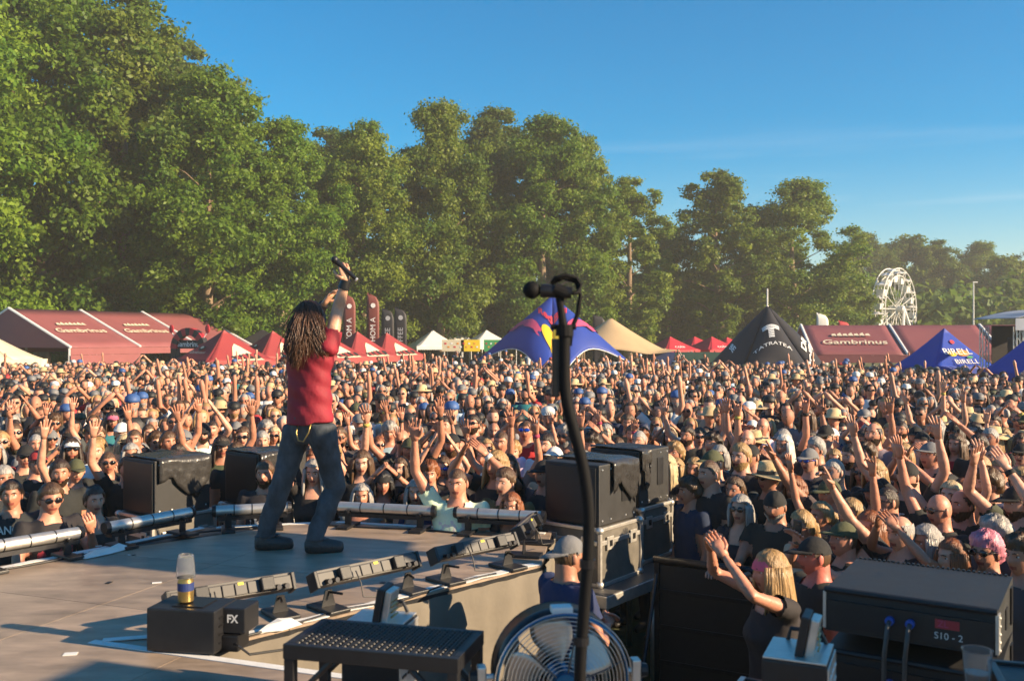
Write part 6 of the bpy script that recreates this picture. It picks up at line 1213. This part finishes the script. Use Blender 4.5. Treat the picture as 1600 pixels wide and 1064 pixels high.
# ------------------------------------------------------------------ the singer
def singer():
    root = thing('person', (-1.50, 6.67, SZ), 'long haired singer in dark red shirt on stage, back turned, microphone raised', 'person'); D = 6.67
    S = lambda px, py, dd=0: P(px, py, D + dd)
    pel = S(483, 668); hR = S(503, 676, -.06); hL = S(464, 676, .06); kR = S(524, 760, .05); kL = S(440, 757, .02); aR = S(492, 838, -.06); aL = S(414, 832, .04); ch = S(484, 575); nk = S(490, 520, .0); hd = S(486, 498, .02)
    sR = S(514, 541, -.10); sL = S(459, 545, .11); eR = S(528, 483, -.02); wR = S(540, 440, -.05); eL = S(487, 508, .32); wL = S(506, 475, .22)
    mb = MB(); ax = (sR - sL).normalized()
    def ring(c, rx, ry, tilt=0): fw_ = Vector((-ax.y, ax.x, 0)); return [c + ax * math.cos(q) * rx + fw_ * math.sin(q) * ry + Vector((0, 0, tilt * math.cos(q))) for q in [2 * PI * k / 20 for k in range(20)]]
    mb.rings([ring(S(483, 690), .115, .088), ring(S(484, 672), .15, .105), ring(S(484, 648), .15, .105), ring(S(484, 622), .142, .10), ring(S(483, 595), .155, .108), ring(S(484, 565), .178, .115, .01), ring(S(487, 545), .174, .10, .02), ring(S(489, 532), .12, .08, .01), ring(S(490, 520), .062, .06), ring(S(488, 505), .055, .058)])
    def limb(pts, rs): mb.tube(pts, rs, 12)
    limb([S(494, 548, -.03), sR, sR.lerp(eR, .4), eR, eR.lerp(wR, .3), eR.lerp(wR, .75), wR], [.062, .060, .052, .044, .045, .034, .029]); limb([S(476, 548, .04), sL, sL.lerp(eL, .4), eL, eL.lerp(wL, .3), wL], [.06, .058, .05, .042, .042, .028])
    for h_, k_, a_ in ((hR, kR, aR), (hL, kL, aL)): limb([h_ + Vector((0, 0, .05)), h_, h_.lerp(k_, .5), k_, k_.lerp(a_, .35), a_, a_ - Vector((0, 0, .05))], [.092, .094, .074, .056, .054, .042, .043])
    fdir = Vector((.93, .22, 0))
    for a_ in (aR, aL): b = Vector((a_.x, a_.y, SZ + .05)); limb([b - fdir * .06, b, b + fdir * .1 - Vector((0, 0, .012)), b + fdir * .19 - Vector((0, 0, .018))], [.035, .048, .042, .028])
    V, N, Fs = remesh(mb, .013, 4); body = MB(); body.v = [tuple(v) for v in V]; body.f = list(Fs); body.m = [0] * len(Fs)
    HT = Matrix.Translation(hd) @ Matrix.Rotation(R(140), 4, 'Z') @ Matrix.Rotation(R(-24), 4, 'X'); head_mesh(body, HT, 0)
    micd = (S(522, 406) - S(556, 436)).normalized(); fwdR = (S(537, 414, -.05) - wR).normalized()
    hand_mesh(body, wR + fwdR * .005, fwdR, Vector((-.5, .75, .1)), 'fist', 1, 1.05, 7); fwdL = (S(522, 455, .2) - wL).normalized(); hand_mesh(body, wL + fwdL * .01, fwdL, Vector((.7, -.2, -.5)), 'relax', 1, 1.0, 7)
    bo = wobj(body, 'body', [M['skin'], M['eyew'], M['iris'], M['lip'], M['brow']], root, smooth=True); bo.color = (.55, .30, .19, 1)
    def lim(a, b): return seg_dist(V, a, b)
    dR, tR = lim(sR, eR); dL, tL = lim(sL, eL); dfR, _ = lim(eR, wR); dfL, _ = lim(eL, wL); z = V[:, 2]; hem = S(480, 655).z
    arm = ((dR < .075) & (tR > .08)) | ((dL < .075) & (tL > .08)) | (dfR < .062) | (dfL < .062); slv = ((dR < .09) & (tR < .42)) | ((dL < .09) & (tL < .42)); neck = (z > S(0, 529).z) & (np.hypot(V[:, 0] - nk.x, V[:, 1] - nk.y) < .085)
    fold = .006 * np.sin((V[:, 2] * 1.0 + V[:, 0] * .7) * 48) * np.sin(V[:, 0] * 19 + 1) + .004 * np.sin(V[:, 2] * 23 + V[:, 1] * 9)
    keep = (z > hem - .035) & ((~arm) | slv) & ~neck & (dfR > .05) & (dfL > .05); off = .014 + .022 * np.clip((S(0, 590).z - z) / .35, 0, 1) + fold * (z < S(0, 545).z)
    T = L(root)
    def cl(keep, off, name, m): me = cloth_from(V, N, Fs, keep, off, name, m); me.transform(T); o = link(name, me, root); md = o.modifiers.new('s', 'SOLIDIFY'); md.thickness = .004; md.offset = 1; return o
    cl(keep, off, 'shirt', M['redshirt']); legm = (z < hem + .02) & (z > SZ + .075) & (dfR > .1)
    fl = .003 * np.sin(z * 47 + V[:, 0] * 60) * np.sin(V[:, 1] * 45 + z * 17 + V[:, 0] * 31) + .005 * np.sin(z * 19 + V[:, 0] * 41 + V[:, 1] * 13) * (z < S(0, 760).z); tr = cl(legm,   .008 + .008 * np.clip((S(0, 720).z - z) / .2, 0, 1) + fl, 'jeans', M['denim']); cl(z < SZ + .13, np.where(z < SZ + .03, .012, .010), 'boots', M['leather'])
    # belt, chain, label
    wobj(MB().rings([[p for p in ring(S(483, 650), .181, .128)], [p for p in ring(S(483, 655), .184, .131)]], False), 'belt', M['leather'], root)
    wobj(MB().tube([S(486, 661, -.14), S(482, 676, -.15), S(474, 690, -.15), S(466, 688, -.13), S(463, 676, -.12), S(466, 662, -.11)], .005, 6), 'belt_chain', M['gold'], root, smooth=True)
    # wrist bands and a string of frayed threads
    for a, b in ((eR.lerp(wR, .74), wR + (wR - eR) * .06), (eL.lerp(wL, .55), wL)): wobj(MB().tube([a, a.lerp(b, .5), b], [.041, .038, .035], 14), 'wrist_band', M['black'], root, smooth=True, auto=40)
    # hair: strands falling from the scalp down the back
    gh = random.Random(2); hm = MB(); hs = shell('x', M['hair'], lambda d: d.z > hl(d) - .1, lambda d: .016, noise=.002, seed=31); b0 = len(hm.v)
    for v in hs.vertices: hm.v.append(tuple(HT @ v.co))
    hm.f += [tuple(p.vertices) for p in hs.polygons]; hm.m += [0] * len(hs.polygons); bpy.data.meshes.remove(hs)
    for i in range(850):
        a = gh.uniform(-2.3, 2.3); zz = gh.uniform(-.2, .97); st_ = HT @ Vector((math.sin(a) * .094 * math.sqrt(1 - zz * zz), math.cos(a) * .116 * math.sqrt(1 - zz * zz), zz * .138)); ex = 465 + gh.gauss(0, 9) + 8 * (st_.x - hd.x) / .1; ey = gh.uniform(535, 584) - abs(ex - 466) * .5; dd = -.165 + gh.uniform(-.05, .05)
        if a < -1.2 or gh.random() < .2: ex = gh.uniform(482, 513); ey = gh.uniform(528, 562); dd = -.16
        en = S(ex, ey, dd); md_ = st_.lerp(en, .40) + Vector((gh.gauss(0, .018), -.05 + gh.gauss(0, .012), .03)); w = gh.uniform(.002, .0046); ph = gh.uniform(0, 6); pts = []
        for k in range(9):
            t = k / 8; p = st_ * (1 - t) ** 2 + md_ * 2 * t * (1 - t) + en * t * t; pts.append(p + Vector((math.sin(ph + t * 9), math.cos(ph + t * 8) * .5, 0)) * .008 * t)
        hm.tube(pts, [w, w * 1.2, w * 1.2, w * 1.1, w, w, w * .8, w * .6, w * .15], 4)
    ho = wobj(hm, 'hair', M['hair'], root, smooth=True); ho.color = (.085, .036, .017, 1)
    mc = thing('microphone', S(538, 420, -.05), 'black handheld microphone gripped in the singer\'s raised fist', 'microphone'); a, b = S(526, 409, -.06), S(556, 436, -.06)
    wobj(MB().tube([a, a.lerp(b, .3), b], [.021, .017, .0125], 12), 'handle', M['dark'], mc, smooth=True, auto=40); wobj(MB().ell(S(523, 406, -.06), (.026, .026, .026), 14, 10), 'grille', M['black'], mc, smooth=True); wobj(MB().tube([b, S(558, 438, -.06)], .0135, 10), 'end_ring', M['alu'], mc)
singer()

# ------------------------------------------------------------------ evening haze over the field
hz = MB().box((0, 350, 15.5), (1300, 1340, 33)); hm_ = bpy.data.materials.new('haze_air'); hm_.use_nodes = True; N = hm_.node_tree.nodes; N.remove(N['Principled BSDF']); pv = N.new('ShaderNodeVolumePrincipled')
pv.inputs['Color'].default_value = (1, .97, .88, 1); pv.inputs['Density'].default_value = .0010; pv.inputs['Anisotropy'].default_value = .1; hm_.node_tree.links.new(pv.outputs[0], N['Material Output'].inputs['Volume'])
tag(hz.obj('haze', hm_), 'thin warm evening haze over the whole field', 'haze', kind='stuff')
